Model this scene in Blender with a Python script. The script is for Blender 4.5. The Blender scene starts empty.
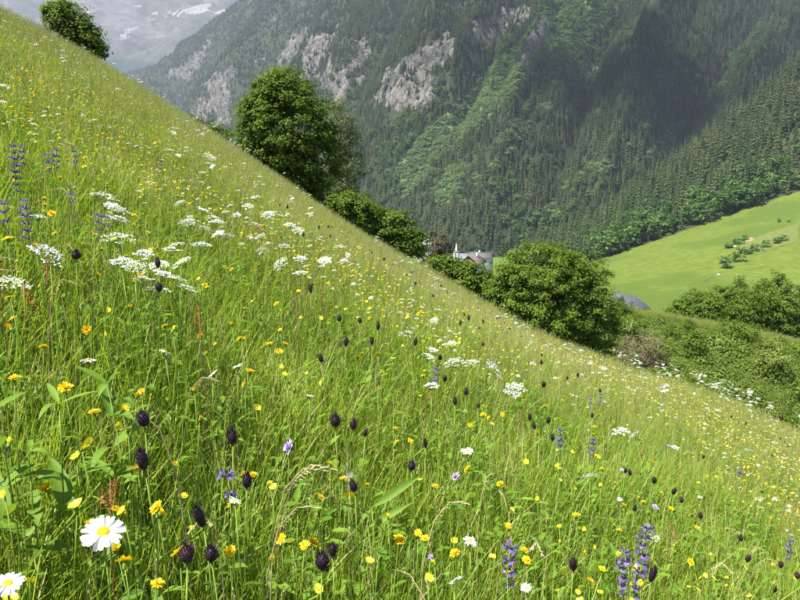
import bpy, math, random
import numpy as np
from mathutils import Vector, Matrix, Euler

# ------------------------------------------------------------------ camera, sky, sun, exposure
SC = bpy.context.scene
COL = SC.collection
F = 600.0                               # focal length in pixels of the 800 px wide photograph
PITCH = math.radians(9.5)
CP, SP = math.cos(PITCH), math.sin(PITCH)
cam = bpy.data.cameras.new('camera')
cam.sensor_width = 36.0
cam.lens = 36.0 * F / 800.0
cam.clip_start = 0.05
cam.clip_end = 20000
camo = bpy.data.objects.new('camera', cam)
camo.location = (0, 0, 0)
camo.rotation_euler = (math.pi / 2 - PITCH, 0, 0)
COL.objects.link(camo)
SC.camera = camo

SUN = Vector((-0.43, -0.25, 0.865)).normalized()
w = bpy.data.worlds.new('World')
SC.world = w
w.use_nodes = True
nt = w.node_tree
sky = nt.nodes.new('ShaderNodeTexSky')
sky.sky_type = 'NISHITA'
sky.sun_disc = False
sky.sun_elevation = math.asin(SUN.z)
sky.sun_rotation = math.atan2(SUN.x, SUN.y)
sky.altitude = 1300
nt.nodes['Background'].inputs['Strength'].default_value = 0.085
nt.links.new(sky.outputs[0], nt.nodes['Background'].inputs['Color'])
sl = bpy.data.lights.new('sun', 'SUN')
sl.energy = 5.0
sl.angle = math.radians(0.53)
sl.color = (1.0, 0.955, 0.88)
so = bpy.data.objects.new('sun', sl)
so.rotation_euler = SUN.to_track_quat('Z', 'Y').to_euler()
so.location = (0, 0, 30)
COL.objects.link(so)

SC.view_settings.view_transform = 'Standard'
SC.view_settings.look = 'None'
SC.view_settings.gamma = 1.0
SC.view_settings.use_curve_mapping = False
SC.view_settings.exposure = 1.38
SC.render.engine = 'CYCLES'
cy = SC.cycles
cy.max_bounces = 8
cy.diffuse_bounces = 4
cy.glossy_bounces = 1
cy.transmission_bounces = 5
cy.transparent_max_bounces = 32
cy.volume_bounces = 0
cy.use_denoising = True
cy.denoiser = 'OPENIMAGEDENOISE'
cy.denoising_input_passes = 'RGB_ALBEDO_NORMAL'
cy.denoising_prefilter = 'NONE'
cy.pixel_filter_type = 'BLACKMAN_HARRIS'
cy.filter_width = 1.15
cy.caustics_reflective = False
cy.caustics_refractive = False
cy.sample_clamp_indirect = 8.0

# ------------------------------------------------------------------ helpers
RNG = np.random.RandomState(7)
random.seed(7)


def ray(u, v):
    a, b = (u - 400) / F, (300 - v) / F
    return np.array([a, CP + b * SP, -SP + b * CP])


def at(u, v, Y):
    """the point at distance Y (metres forward) seen at photograph pixel u, v"""
    d = ray(u, v)
    return d * (Y / d[1])


def zrat(v):
    b = (300 - v) / F
    return (-SP + b * CP) / (CP + b * SP)


def proj(x, y, z):
    f = y * CP - z * SP
    up = y * SP + z * CP
    f = np.where(np.abs(f) < 1e-6, 1e-6, f)
    return 400 + F * x / f, 300 - F * up / f


def lerp_tab(x, xs, ys):
    return np.interp(x, xs, ys)


_grids = {}


def vnoise(x, y, seed=0):
    """smooth value noise, period 256, range -1..1"""
    if seed not in _grids:
        _grids[seed] = np.random.RandomState(1000 + seed).rand(256, 256) * 2 - 1
    g = _grids[seed]
    x = np.asarray(x, float); y = np.asarray(y, float)
    xi = np.floor(x).astype(int); yi = np.floor(y).astype(int)
    fx = x - xi; fy = y - yi
    fx = fx * fx * (3 - 2 * fx); fy = fy * fy * (3 - 2 * fy)
    a = g[xi % 256, yi % 256]; b = g[(xi + 1) % 256, yi % 256]
    c = g[xi % 256, (yi + 1) % 256]; d = g[(xi + 1) % 256, (yi + 1) % 256]
    return (a * (1 - fx) + b * fx) * (1 - fy) + (c * (1 - fx) + d * fx) * fy


def fbm(x, y, seed=0, octv=4, gain=0.5):
    r = 0; amp = 1; tot = 0
    for k in range(octv):
        r = r + amp * vnoise(np.asarray(x) * 2 ** k + 17.3 * k, np.asarray(y) * 2 ** k + 9.1 * k, seed + k)
        tot += amp; amp *= gain
    return r / tot


def tag(o, label=None, cat=None, group=None, kind=None):
    if label: o['label'] = label
    if cat: o['category'] = cat
    if group: o['group'] = group
    if kind: o['kind'] = kind
    return o


def link(o, parent=None):
    COL.objects.link(o)
    if parent is not None:
        o.parent = parent
    return o


def mesh_np(name, V, faces, mats, midx=None, smooth=False):
    """faces: list of (M,k) int arrays; midx: list of material index (or arrays) per faces array"""
    me = bpy.data.meshes.new(name)
    V = np.asarray(V, np.float32)
    me.vertices.add(len(V))
    me.vertices.foreach_set('co', V.ravel())
    faces = [np.asarray(f, np.int32) for f in faces if len(f)]
    loops = np.concatenate([f.ravel() for f in faces])
    tot = np.concatenate([np.full(len(f), f.shape[1], np.int32) for f in faces])
    start = np.concatenate([[0], np.cumsum(tot)[:-1]]).astype(np.int32)
    me.loops.add(len(loops))
    me.loops.foreach_set('vertex_index', loops)
    me.polygons.add(len(tot))
    me.polygons.foreach_set('loop_start', start)
    me.polygons.foreach_set('loop_total', tot)
    for m in (mats if isinstance(mats, (list, tuple)) else [mats]):
        me.materials.append(m)
    if midx is not None:
        mi = np.concatenate([np.full(len(f), a, np.int32) if np.isscalar(a) else np.asarray(a, np.int32) for f, a in zip(faces, midx)])
        me.polygons.foreach_set('material_index', mi)
    me.update(calc_edges=True)
    if smooth:
        me.polygons.foreach_set('use_smooth', np.ones(len(tot), bool))
    me.validate()
    return me


class MB:
    """collects shapes, then makes one mesh"""
    def __init__(s):
        s.v = []; s.f3 = []; s.m3 = []; s.f4 = []; s.m4 = []

    def add(s, vs, fs, m=0):
        o = len(s.v)
        s.v += [tuple(map(float, p)) for p in vs]
        for f in fs:
            if len(f) == 3:
                s.f3.append([o + i for i in f]); s.m3.append(m)
            else:
                s.f4.append([o + i for i in f]); s.m4.append(m)

    def tube(s, pts, rads, n=5, m=0, cap=True):
        pts = [np.array(p, float) for p in pts]
        rings = []
        vs = []
        for i, p in enumerate(pts):
            d = pts[min(i + 1, len(pts) - 1)] - pts[max(i - 1, 0)]
            d = d / (np.linalg.norm(d) + 1e-9)
            a = np.cross(d, [0.31, 0.9, 0.2]) if abs(d[1]) < .9 else np.cross(d, [1, 0, 0])
            a /= np.linalg.norm(a)
            b = np.cross(d, a)
            for k in range(n):
                t = 2 * math.pi * k / n
                vs.append(p + rads[i] * (a * math.cos(t) + b * math.sin(t)))
        fs = []
        for i in range(len(pts) - 1):
            for k in range(n):
                k2 = (k + 1) % n
                fs.append((i * n + k, i * n + k2, (i + 1) * n + k2, (i + 1) * n + k))
        if cap:
            c = len(vs); vs.append(pts[-1]); o = (len(pts) - 1) * n
            for k in range(n):
                fs.append((o + k, o + (k + 1) % n, c))
        s.add(vs, fs, m)

    def box(s, x0, x1, y0, y1, z0, z1, m=0):
        v = [(x, y, z) for z in (z0, z1) for y in (y0, y1) for x in (x0, x1)]
        s.add(v, [(0, 2, 3, 1), (4, 5, 7, 6), (0, 1, 5, 4), (2, 6, 7, 3), (0, 4, 6, 2), (1, 3, 7, 5)], m)

    def mesh(s, name, mats, smooth=False):
        return mesh_np(name, np.array(s.v), [a for a in (np.array(s.f3).reshape(-1, 3), np.array(s.f4).reshape(-1, 4))], mats,
                       [b for a, b in ((s.f3, np.array(s.m3)), (s.f4, np.array(s.m4))) if len(a)], smooth)


def obj(name, me, parent=None):
    return link(bpy.data.objects.new(name, me), parent)


def empty(name, loc, rz=0):
    e = bpy.data.objects.new(name, None)
    e.location = loc
    e.rotation_euler = (0, 0, rz)
    e.empty_display_size = 0.1
    return link(e)


# ------------------------------------------------------------------ materials
def new_mat(name):
    m = bpy.data.materials.new(name)
    m.use_nodes = True
    m.node_tree.nodes.clear()
    out = m.node_tree.nodes.new('ShaderNodeOutputMaterial')
    return m, m.node_tree, out


def ramp(nt, stops):
    r = nt.nodes.new('ShaderNodeValToRGB')
    cr = r.color_ramp
    while len(cr.elements) > 1:
        cr.elements.remove(cr.elements[-1])
    cr.elements[0].position = stops[0][0]; cr.elements[0].color = (*stops[0][1], 1)
    for p, c in stops[1:]:
        e = cr.elements.new(p); e.color = (*c, 1)
    return r


def leaf_mat(name, stops, trans=0.4, rough=0.5, spec=0.3, noise_scale=None, tint=(1.15, 1.1, 0.6), island=0.6):
    """thin plant tissue: colour differs from leaf to leaf and from plant to plant, light passes through"""
    m, nt, out = new_mat(name)
    N = nt.nodes.new; L = nt.links.new
    g = N('ShaderNodeNewGeometry'); oi = N('ShaderNodeObjectInfo')
    mx = N('ShaderNodeMath'); mx.operation = 'MULTIPLY_ADD'
    L(g.outputs['Random Per Island'], mx.inputs[0]); mx.inputs[1].default_value = island
    ml = N('ShaderNodeMath'); ml.operation = 'MULTIPLY'
    L(oi.outputs['Random'], ml.inputs[0]); ml.inputs[1].default_value = 1 - island
    if noise_scale:
        nz = N('ShaderNodeTexNoise'); nz.inputs['Scale'].default_value = noise_scale
        L(g.outputs['Position'], nz.inputs['Vector'])
        mr = N('ShaderNodeMapRange'); mr.inputs[1].default_value = .3; mr.inputs[2].default_value = .7
        mr.inputs[4].default_value = 1 - island
        L(nz.outputs[0], mr.inputs[0])
        L(mr.outputs[0], mx.inputs[2])
    else:
        L(ml.outputs[0], mx.inputs[2])
    r = ramp(nt, stops)
    L(mx.outputs[0], r.inputs[0])
    p = N('ShaderNodeBsdfPrincipled')
    p.inputs['Roughness'].default_value = rough
    p.inputs['Specular IOR Level'].default_value = spec
    L(r.outputs[0], p.inputs['Base Color'])
    if trans > 0:
        t = N('ShaderNodeBsdfTranslucent')
        mc = N('ShaderNodeMix'); mc.data_type = 'RGBA'; mc.blend_type = 'MULTIPLY'
        mc.inputs[0].default_value = 1
        L(r.outputs[0], mc.inputs[6]); mc.inputs[7].default_value = (*tint, 1)
        L(mc.outputs[2], t.inputs['Color'])
        ms = N('ShaderNodeMixShader'); ms.inputs[0].default_value = trans
        L(p.outputs[0], ms.inputs[1]); L(t.outputs[0], ms.inputs[2])
        L(ms.outputs[0], out.inputs['Surface'])
    else:
        L(p.outputs[0], out.inputs['Surface'])
    return m


def plain_mat(name, col, rough=0.7, var=0.15, scale=8.0, spec=0.3, bump=0.0, stretch=(1, 1, 1)):
    m, nt, out = new_mat(name)
    N = nt.nodes.new; L = nt.links.new
    tc = N('ShaderNodeTexCoord')
    mp = N('ShaderNodeMapping'); mp.inputs['Scale'].default_value = stretch
    L(tc.outputs['Object'], mp.inputs[0])
    nz = N('ShaderNodeTexNoise'); nz.inputs['Scale'].default_value = scale; nz.inputs['Detail'].default_value = 5
    L(mp.outputs[0], nz.inputs['Vector'])
    c = np.array(col)
    r = ramp(nt, [(0.3, tuple(c * (1 - var))), (0.7, tuple(np.minimum(c * (1 + var), 1)))])
    L(nz.outputs[0], r.inputs[0])
    p = N('ShaderNodeBsdfPrincipled')
    p.inputs['Roughness'].default_value = rough
    p.inputs['Specular IOR Level'].default_value = spec
    L(r.outputs[0], p.inputs['Base Color'])
    if bump:
        b = N('ShaderNodeBump'); b.inputs['Strength'].default_value = bump
        L(nz.outputs[0], b.inputs['Height']); L(b.outputs[0], p.inputs['Normal'])
    L(p.outputs[0], out.inputs['Surface'])
    return m


def terrain_mat(name, base_stops, scale, attrs, bump=0.4, bump_dist=1.0, detail=8):
    """ground colour from world-position noise; each attribute (painted per vertex: rock, scrub, snow ...) mixes in its own ramp"""
    m, nt, out = new_mat(name)
    N = nt.nodes.new; L = nt.links.new
    g = N('ShaderNodeNewGeometry')
    nz = N('ShaderNodeTexNoise'); nz.inputs['Scale'].default_value = scale; nz.inputs['Detail'].default_value = detail
    nz.inputs['Roughness'].default_value = 0.65
    L(g.outputs['Position'], nz.inputs['Vector'])
    r = ramp(nt, base_stops); L(nz.outputs[0], r.inputs[0])
    colr = r.outputs[0]
    for an, stops, sc, st in attrs:
        at_ = N('ShaderNodeAttribute'); at_.attribute_name = an
        mp = N('ShaderNodeMapping'); mp.inputs['Scale'].default_value = st
        L(g.outputs['Position'], mp.inputs[0])
        n2 = N('ShaderNodeTexNoise'); n2.inputs['Scale'].default_value = sc; n2.inputs['Detail'].default_value = 10
        n2.inputs['Roughness'].default_value = 0.7
        L(mp.outputs[0], n2.inputs['Vector'])
        r2 = ramp(nt, stops); L(n2.outputs[0], r2.inputs[0])
        rcol = r2.outputs[0]
        if an == 'rock':                          # fractured faces: dark joints between blocks
            mpv = N('ShaderNodeMapping'); mpv.inputs['Scale'].default_value = (1, 1, .55); mpv.inputs['Rotation'].default_value = (0, .5, 0)
            L(g.outputs['Position'], mpv.inputs[0])
            adv = N('ShaderNodeMix'); adv.data_type = 'VECTOR'; adv.inputs[0].default_value = .5
            nv = N('ShaderNodeTexNoise'); nv.inputs['Scale'].default_value = .03; nv.inputs['Detail'].default_value = 6
            sv = N('ShaderNodeVectorMath'); sv.operation = 'MULTIPLY_ADD'; sv.inputs[1].default_value = (60, 60, 60)
            L(g.outputs['Position'], nv.inputs['Vector']); L(nv.outputs['Color'], sv.inputs[0]); L(mpv.outputs[0], sv.inputs[2])
            vo = N('ShaderNodeTexVoronoi'); vo.feature = 'DISTANCE_TO_EDGE'; vo.inputs['Scale'].default_value = .045
            L(sv.outputs[0], vo.inputs['Vector'])
            mv = N('ShaderNodeMapRange'); mv.inputs[1].default_value = .0; mv.inputs[2].default_value = .13; mv.inputs[3].default_value = .3
            L(vo.outputs['Distance'], mv.inputs[0])
            mm = N('ShaderNodeMix'); mm.data_type = 'RGBA'; mm.blend_type = 'MULTIPLY'; mm.inputs[0].default_value = 1
            L(rcol, mm.inputs[6]); L(mv.outputs[0], mm.inputs[7]); rcol = mm.outputs[2]
        # ragged edge: attribute + noise, thresholded
        ad = N('ShaderNodeMath'); ad.operation = 'ADD'
        L(at_.outputs['Fac'], ad.inputs[0]); L(n2.outputs[0], ad.inputs[1])
        mr = N('ShaderNodeMapRange'); mr.inputs[1].default_value = 0.95; mr.inputs[2].default_value = 1.08
        L(ad.outputs[0], mr.inputs[0])
        mc = N('ShaderNodeMix'); mc.data_type = 'RGBA'
        L(mr.outputs[0], mc.inputs[0]); L(colr, mc.inputs[6]); L(rcol, mc.inputs[7])
        colr = mc.outputs[2]
    p = N('ShaderNodeBsdfPrincipled'); p.inputs['Roughness'].default_value = 0.9
    p.inputs['Specular IOR Level'].default_value = 0.1
    L(colr, p.inputs['Base Color'])
    b = N('ShaderNodeBump'); b.inputs['Strength'].default_value = bump; b.inputs['Distance'].default_value = bump_dist
    L(nz.outputs[0], b.inputs['Height']); L(b.outputs[0], p.inputs['Normal'])
    L(p.outputs[0], out.inputs['Surface'])
    return m


M = {}
M['grass'] = leaf_mat('grass_blade', [(0, (.14, .22, .022)), (.3, (.21, .325, .030)), (.6, (.29, .405, .042)), (.86, (.40, .48, .08)), (1, (.53, .54, .20))], .5, .42, .35, noise_scale=1.7, island=.65)
M['grass_far'] = leaf_mat('grass_blade_pale', [(0, (.14, .22, .025)), (.35, (.225, .325, .036)), (.65, (.315, .40, .055)), (.85, (.43, .455, .12)), (1, (.54, .51, .24))], .5, .5, .25, noise_scale=.9, island=.65)
M['hillgrass'] = leaf_mat('hillside_blade', [(0, (.10, .145, .015)), (.5, (.15, .195, .022)), (1, (.21, .235, .04))], .35, .6, .1, noise_scale=.06, island=.4)
M['straw'] = leaf_mat('dry_grass', [(0, (.30, .24, .10)), (.5, (.46, .38, .19)), (1, (.58, .48, .28))], .25, .6, .2, tint=(1, 1, .8))
M['seed'] = leaf_mat('grass_seed_head', [(0, (.30, .29, .10)), (.4, (.42, .40, .16)), (.75, (.46, .40, .23)), (1, (.56, .52, .32))], .25, .7, .1, tint=(1, 1, .8))
M['herb'] = leaf_mat('herb_leaf', [(0, (.07, .15, .014)), (.5, (.13, .24, .02)), (1, (.21, .32, .03))], .4, .5, .25)
M['stem'] = leaf_mat('flower_stem', [(0, (.08, .15, .015)), (1, (.17, .26, .03))], .1, .5, .2)
M['stem_red'] = leaf_mat('reddish_stem', [(0, (.17, .05, .025)), (1, (.28, .10, .05))], .1, .6, .2)
M['yellow'] = leaf_mat('yellow_petal', [(0, (.78, .50, .006)), (1, (.86, .66, .015))], .25, .5, .3, tint=(1, .95, .6))
M['lemon'] = leaf_mat('lemon_petal', [(0, (.80, .60, .02)), (1, (.88, .76, .06))], .25, .35, .4, tint=(1, .95, .6))
M['orange'] = leaf_mat('disc_florets', [(0, (.66, .34, .006)), (1, (.80, .50, .01))], .05, .6, .2)
M['white'] = leaf_mat('white_petal', [(0, (.78, .78, .76)), (1, (.86, .86, .84))], .3, .5, .3, tint=(1, 1, .98))
M['cream'] = leaf_mat('cream_floret', [(0, (.62, .62, .50)), (1, (.82, .82, .76))], .25, .6, .2, tint=(1, 1, .95))
M['darkpurple'] = leaf_mat('dark_purple_floret', [(0, (.012, .006, .011)), (.6, (.030, .013, .024)), (1, (.085, .042, .055))], .05, .5, .3)
M['purple'] = leaf_mat('violet_floret', [(0, (.09, .055, .22)), (.6, (.15, .09, .34)), (1, (.25, .17, .44))], .25, .5, .2, tint=(1, .9, 1.1))
M['calyx'] = leaf_mat('purplish_calyx', [(0, (.06, .05, .09)), (1, (.13, .10, .16))], .1, .6, .2)
M['lilac'] = leaf_mat('lilac_petal', [(0, (.42, .28, .68)), (1, (.58, .42, .80))], .25, .5, .2, tint=(1, .9, 1.1))
M['rust'] = leaf_mat('rusty_seed', [(0, (.20, .05, .025)), (1, (.42, .13, .06))], .15, .6, .2, tint=(1, .9, .8))
M['bigleaf'] = leaf_mat('broad_leaf', [(0, (.10, .20, .018)), (1, (.19, .30, .035))], .4, .55, .18)
M['bark'] = plain_mat('bark', (.11, .085, .06), .9, .4, 14, .1, .5, (1, 1, .25))
M['maple'] = leaf_mat('maple_leaf', [(0, (.045, .085, .008)), (.5, (.085, .145, .013)), (1, (.15, .22, .022))], .36, .65, .12, noise_scale=1.2)
M['hazel'] = leaf_mat('hazel_leaf', [(0, (.055, .10, .010)), (.5, (.10, .165, .016)), (1, (.165, .235, .03))], .36, .65, .12, noise_scale=1.2)
M['alder'] = leaf_mat('alder_leaf', [(0, (.05, .095, .010)), (.5, (.095, .155, .016)), (1, (.16, .225, .028))], .36, .65, .12, noise_scale=1.0)
M['willow'] = leaf_mat('willow_leaf', [(0, (.07, .10, .035)), (.5, (.12, .155, .055)), (1, (.20, .235, .09))], .30, .55, .2, noise_scale=1.2)
M['copper'] = leaf_mat('copper_leaf', [(0, (.05, .04, .03)), (.5, (.10, .07, .05)), (1, (.10, .12, .05))], .2, .55, .2, noise_scale=1.0)
M['dead'] = leaf_mat('dry_twig_leaf', [(0, (.12, .09, .06)), (1, (.26, .20, .14))], .15, .7, .1, noise_scale=1.0)
M['under'] = leaf_mat('undergrowth_leaf', [(0, (.06, .11, .012)), (.45, (.11, .175, .018)), (.8, (.18, .24, .035)), (1, (.28, .29, .09))], .30, .5, .3, island=.5)
M['spruce'] = leaf_mat('spruce_needles', [(0, (.022, .046, .014)), (.4, (.042, .078, .022)), (.7, (.078, .105, .034)), (.88, (.12, .115, .05)), (1, (.15, .17, .05))], .15, .6, .15, island=.35)
M['broadleaf'] = leaf_mat('broadleaf_crown', [(0, (.04, .085, .016)), (.5, (.07, .14, .025)), (1, (.12, .20, .035))], .25, .55, .2, island=.45)
M['greenalder'] = leaf_mat('green_alder_crown', [(0, (.11, .175, .055)), (.5, (.165, .25, .085)), (1, (.22, .31, .11))], .25, .55, .2, island=.5)

# ------------------------------------------------------------------ the meadow the camera stands on
_r1, _r2 = ray(0, -14), ray(800, 412)
NPL = np.cross(_r1, _r2); NPL = NPL / np.linalg.norm(NPL)
if NPL[2] < 0: NPL = -NPL
HPERP = 0.86


def edge_depth(t):
    return lerp_tab(t, [-1.2, -.7, -.3, 0, .2, .4, .65, 1.2], [20, 20, 21, 19, 17, 14.5, 12.5, 12])


def ground_plane(x, y):
    """even slope with small bumps, falling away beyond the crest"""
    x = np.asarray(x, float); y = np.asarray(y, float)
    z = (-HPERP - NPL[0] * x - NPL[1] * y) / NPL[2]
    z = z + 0.035 * fbm(x * 1.1, y * 1.1, 3, 3) + 0.12 * fbm(x * .18 + 5, y * .18, 9, 2)
    t = x / np.maximum(y, 0.3)
    d = np.maximum(0, y - edge_depth(np.clip(t, -1.2, 1.2)))
    drop = np.where(d < 8, 0.045 * d * d, 0.045 * 64 + 0.72 * (d - 8))
    return z - drop


# the slope is a little hollow: how far the crest lies below the even plane, by direction
CREST = [(-60, -30), (0, 6), (44, 27), (105, 62), (148, 91), (202, 126), (235, 147), (270, 170), (314, 202), (354, 228), (398, 252), (440, 274), (486, 301), (530, 328), (570, 343), (608, 357), (641, 371), (699, 386), (743, 402), (773, 419), (800, 433), (860, 462)]
W_T, W_S = [], []
_y = np.linspace(4, 34, 300)
for _u, _v in CREST:
    _d = ray(_u, _v); _t = _d[0] / _d[1]
    W_T.append(_t); W_S.append(float(((ground_plane(_t * _y, _y) + .34) / _y).max() - _d[2] / _d[1]))
_k = np.linspace(-1.1, 1.1, 80)
_w = np.interp(_k, W_T, W_S)
W_S = np.convolve(np.pad(_w, 2, mode='edge'), np.ones(5) / 5, 'valid'); W_T = _k


def ground(x, y):
    x = np.asarray(x, float); y = np.asarray(y, float)
    t = np.clip(x / np.maximum(y, 0.3), -1.1, 1.1)
    q = np.clip((y - 1.5) / 9, 0, 1)
    return ground_plane(x, y) - np.interp(t, W_T, W_S) * y * q * q * (3 - 2 * q)


def grid_mesh(name, X, Y, Z, mat, attrs=None, smooth=True):
    n, m = X.shape
    V = np.stack([X, Y, Z], -1).reshape(-1, 3)
    i = np.arange(n * m).reshape(n, m)
    f = np.stack([i[:-1, :-1], i[1:, :-1], i[1:, 1:], i[:-1, 1:]], -1).reshape(-1, 4)
    me = mesh_np(name, V, [f], mat, None, smooth)
    if attrs:
        for k, a in attrs.items():
            at_ = me.attributes.new(k, 'FLOAT', 'POINT')
            at_.data.foreach_set('value', np.asarray(a, np.float32).ravel())
    # upward normals
    if len(me.polygons) and me.polygons[len(me.polygons) // 2].normal.z < 0:
        me.flip_normals()
    return me


M['soil'] = terrain_mat('meadow_soil', [(.3, (.045, .075, .016)), (.6, (.085, .12, .025)), (.8, (.11, .115, .045))], 9.0, [], .6, .05)
gx = np.concatenate([np.linspace(-34, -6, 60), np.linspace(-5.8, 8, 100), np.linspace(8.4, 40, 60)])
gy = np.concatenate([np.linspace(-5, 6, 70), np.linspace(6.3, 46, 110)])
GX, GY = np.meshgrid(gx, gy, indexing='ij')
obj('meadow_ground', grid_mesh('meadow_ground', GX, GY, ground(GX, GY), M['soil']))['kind'] = 'structure'


def on_meadow(u, v, H):
    """where a plant of height H must root so that its top shows at pixel u, v"""
    d = ray(u, v)
    lo = None
    prev = 0.25
    for yy in np.concatenate([np.linspace(.25, 3, 260), np.linspace(3.02, 28, 700)]):
        p = d * (yy / d[1])
        if p[2] - float(ground(p[0], p[1])) <= H:
            return p[0], p[1]
        prev = yy
    return None


# ------------------------------------------------------------------ geometry-node scatter for what nobody could count
def source_collection(name, meshes):
    c = bpy.data.collections.new(name)
    for k, me in enumerate(meshes):
        c.objects.link(bpy.data.objects.new('%s_%02d' % (name, k), me))
    return c


def scatter(name, P, rot, scl, idx, coll, label, cat):
    me = bpy.data.meshes.new(name)
    n = len(P)
    me.vertices.add(n)
    me.vertices.foreach_set('co', np.asarray(P, np.float32).ravel())
    a = me.attributes.new('rot', 'FLOAT_VECTOR', 'POINT'); a.data.foreach_set('vector', np.asarray(rot, np.float32).ravel())
    a = me.attributes.new('scl', 'FLOAT_VECTOR', 'POINT'); a.data.foreach_set('vector', np.asarray(scl, np.float32).ravel())
    a = me.attributes.new('idx', 'INT', 'POINT'); a.data.foreach_set('value', np.asarray(idx, np.int32))
    o = obj(name, me)
    ng = bpy.data.node_groups.new(name, 'GeometryNodeTree')
    ng.interface.new_socket('Geometry', in_out='INPUT', socket_type='NodeSocketGeometry')
    ng.interface.new_socket('Geometry', in_out='OUTPUT', socket_type='NodeSocketGeometry')
    N = ng.nodes.new; L = ng.links.new
    gi = N('NodeGroupInput'); go = N('NodeGroupOutput')
    ci = N('GeometryNodeCollectionInfo'); ci.inputs['Collection'].default_value = coll
    ci.inputs['Separate Children'].default_value = True
    ci.inputs['Reset Children'].default_value = True
    ip = N('GeometryNodeInstanceOnPoints'); ip.inputs['Pick Instance'].default_value = True

    def na(nm, t):
        q = N('GeometryNodeInputNamedAttribute'); q.data_type = t; q.inputs['Name'].default_value = nm
        return q.outputs[0]
    L(gi.outputs[0], ip.inputs['Points']); L(ci.outputs[0], ip.inputs['Instance'])
    L(na('idx', 'INT'), ip.inputs['Instance Index'])
    L(na('rot', 'FLOAT_VECTOR'), ip.inputs['Rotation'])
    L(na('scl', 'FLOAT_VECTOR'), ip.inputs['Scale'])
    L(ip.outputs[0], go.inputs[0])
    md = o.modifiers.new('scatter', 'NODES'); md.node_group = ng
    tag(o, label, cat, kind='stuff')
    return o


# ------------------------------------------------------------------ far terrain: forested mountain, far summit, hillside, bank, valley floor
def poly_mask(U, V, pts):
    """1 inside the polygon (photograph pixels projected onto the terrain), 0 outside"""
    inside = np.zeros(U.shape, bool)
    n = len(pts)
    for i in range(n):
        x1, y1 = pts[i]; x2, y2 = pts[(i + 1) % n]
        if y1 == y2: continue
        c = ((y1 > V) != (y2 > V)) & (U < (x2 - x1) * (V - y1) / (y2 - y1) + x1)
        inside ^= c
    return inside.astype(float)


def col_t(u): return (np.asarray(u, float) - 400) / 615.0


# big forested mountain wall
MU = [1050, 800, 600, 450, 350, 243, 180, 111, 40, -80]
MT = col_t(MU)[::-1]
M_YF = np.array([900, 760, 650, 640, 850, 1300, 1900, 2600, 3000, 3200.])[::-1]
M_ZF = np.array([-50, -55, -60, -60, -62, -50, 0, 150, 200, 200.])[::-1]
M_YT = np.array([1700, 1700, 1800, 2100, 2600, 3000, 3300, 3600, 3700, 3800.])[::-1]
M_VT = np.array([-110, -110, -110, -95, -70, 2, 54, 82, 125, 170.])[::-1]


def mountain(t, p):
    yf, zf = lerp_tab(t, MT, M_YF), lerp_tab(t, MT, M_ZF)
    yt = lerp_tab(t, MT, M_YT)
    zt = zrat(lerp_tab(t, MT, M_VT)) * yt
    pc = np.clip(p, 0, 1)
    y = yf + (yt - yf) * p
    z = zf + (zt - zf) * pc ** 0.92
    z = np.where(p > 1, zt - (p - 1) * (yt - yf) * 0.8, z)
    z = np.where(p < 0, zf + p * 20, z)
    env = np.clip(pc * 5, 0, 1) * (np.clip((1 - pc) * 4, 0.15, 1))
    # spurs and gullies running up to the right
    wv = t * 5.2 - p * 1.55 + 0.18 * fbm(t * 4, p * 3, 40, 3)
    r = np.abs(np.mod(wv * 1.05 + .23, 1) - .5) * 2
    r2 = np.abs(np.mod(wv * 3.1 + .6 * fbm(t * 6, p * 3, 50, 2), 1) - .5) * 2
    z = z + env * (130 * (r - .5) + 34 * (r2 - .5) + 45 * fbm(t * 9, p * 7, 60, 4) + 12 * fbm(t * 60, p * 40, 66, 3)) * (yf / 900) ** .5
    x = t * y
    return x, y, z


CLIFFS = [[(278, 64), (290, 32), (334, 32), (368, 38), (364, 78), (340, 108), (300, 92)],
          [(372, 106), (386, 66), (424, 46), (448, 30), (456, 58), (436, 82), (424, 112), (400, 108)],
          [(458, 58), (468, 26), (498, 12), (527, 2), (522, 20), (492, 40), (476, 62)],
          [(512, 60), (530, 28), (548, 6), (556, 20), (540, 44), (524, 66)],
          [(196, 112), (206, 84), (228, 66), (238, 70), (226, 96), (236, 118), (214, 126)],
          [(168, 78), (196, 52), (212, 40), (206, 56), (186, 80)],
          [(440, 6), (464, 0), (466, 8), (446, 14)],
          [(614, 56), (626, 34), (640, 26), (636, 44), (622, 62)],
          [(578, 74), (592, 60), (600, 66), (588, 82)]]
TRACKS = [[(396, 170), (420, 140), (450, 110), (486, 72), (520, 40), (548, 2), (600, -30), (586, 6), (556, 46), (520, 86), (486, 124), (456, 150), (430, 176), (404, 200)],
          [(428, 196), (452, 168), (474, 166), (462, 190), (440, 206)],
          [(560, 40), (600, -6), (640, -10), (600, 30), (570, 66)],
          [(640, 160), (668, 126), (690, 118), (672, 148), (650, 172)]]
STRIPS = [[(450, 200), (488, 152), (528, 100), (572, 50), (616, 0), (640, -10), (596, 58), (550, 110), (504, 162), (470, 204)], [(540, 216), (575, 176), (640, 120), (650, 128), (600, 176), (560, 222)]]
tc_ = np.linspace(MT[0], MT[-1], 380)
pr_ = np.concatenate([[-.25], np.linspace(-.05, 1.02, 300), [1.15, 1.5]])
TT, PP = np.meshgrid(tc_, pr_, indexing='ij')
MX, MY, MZ = mountain(TT, PP)


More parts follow.
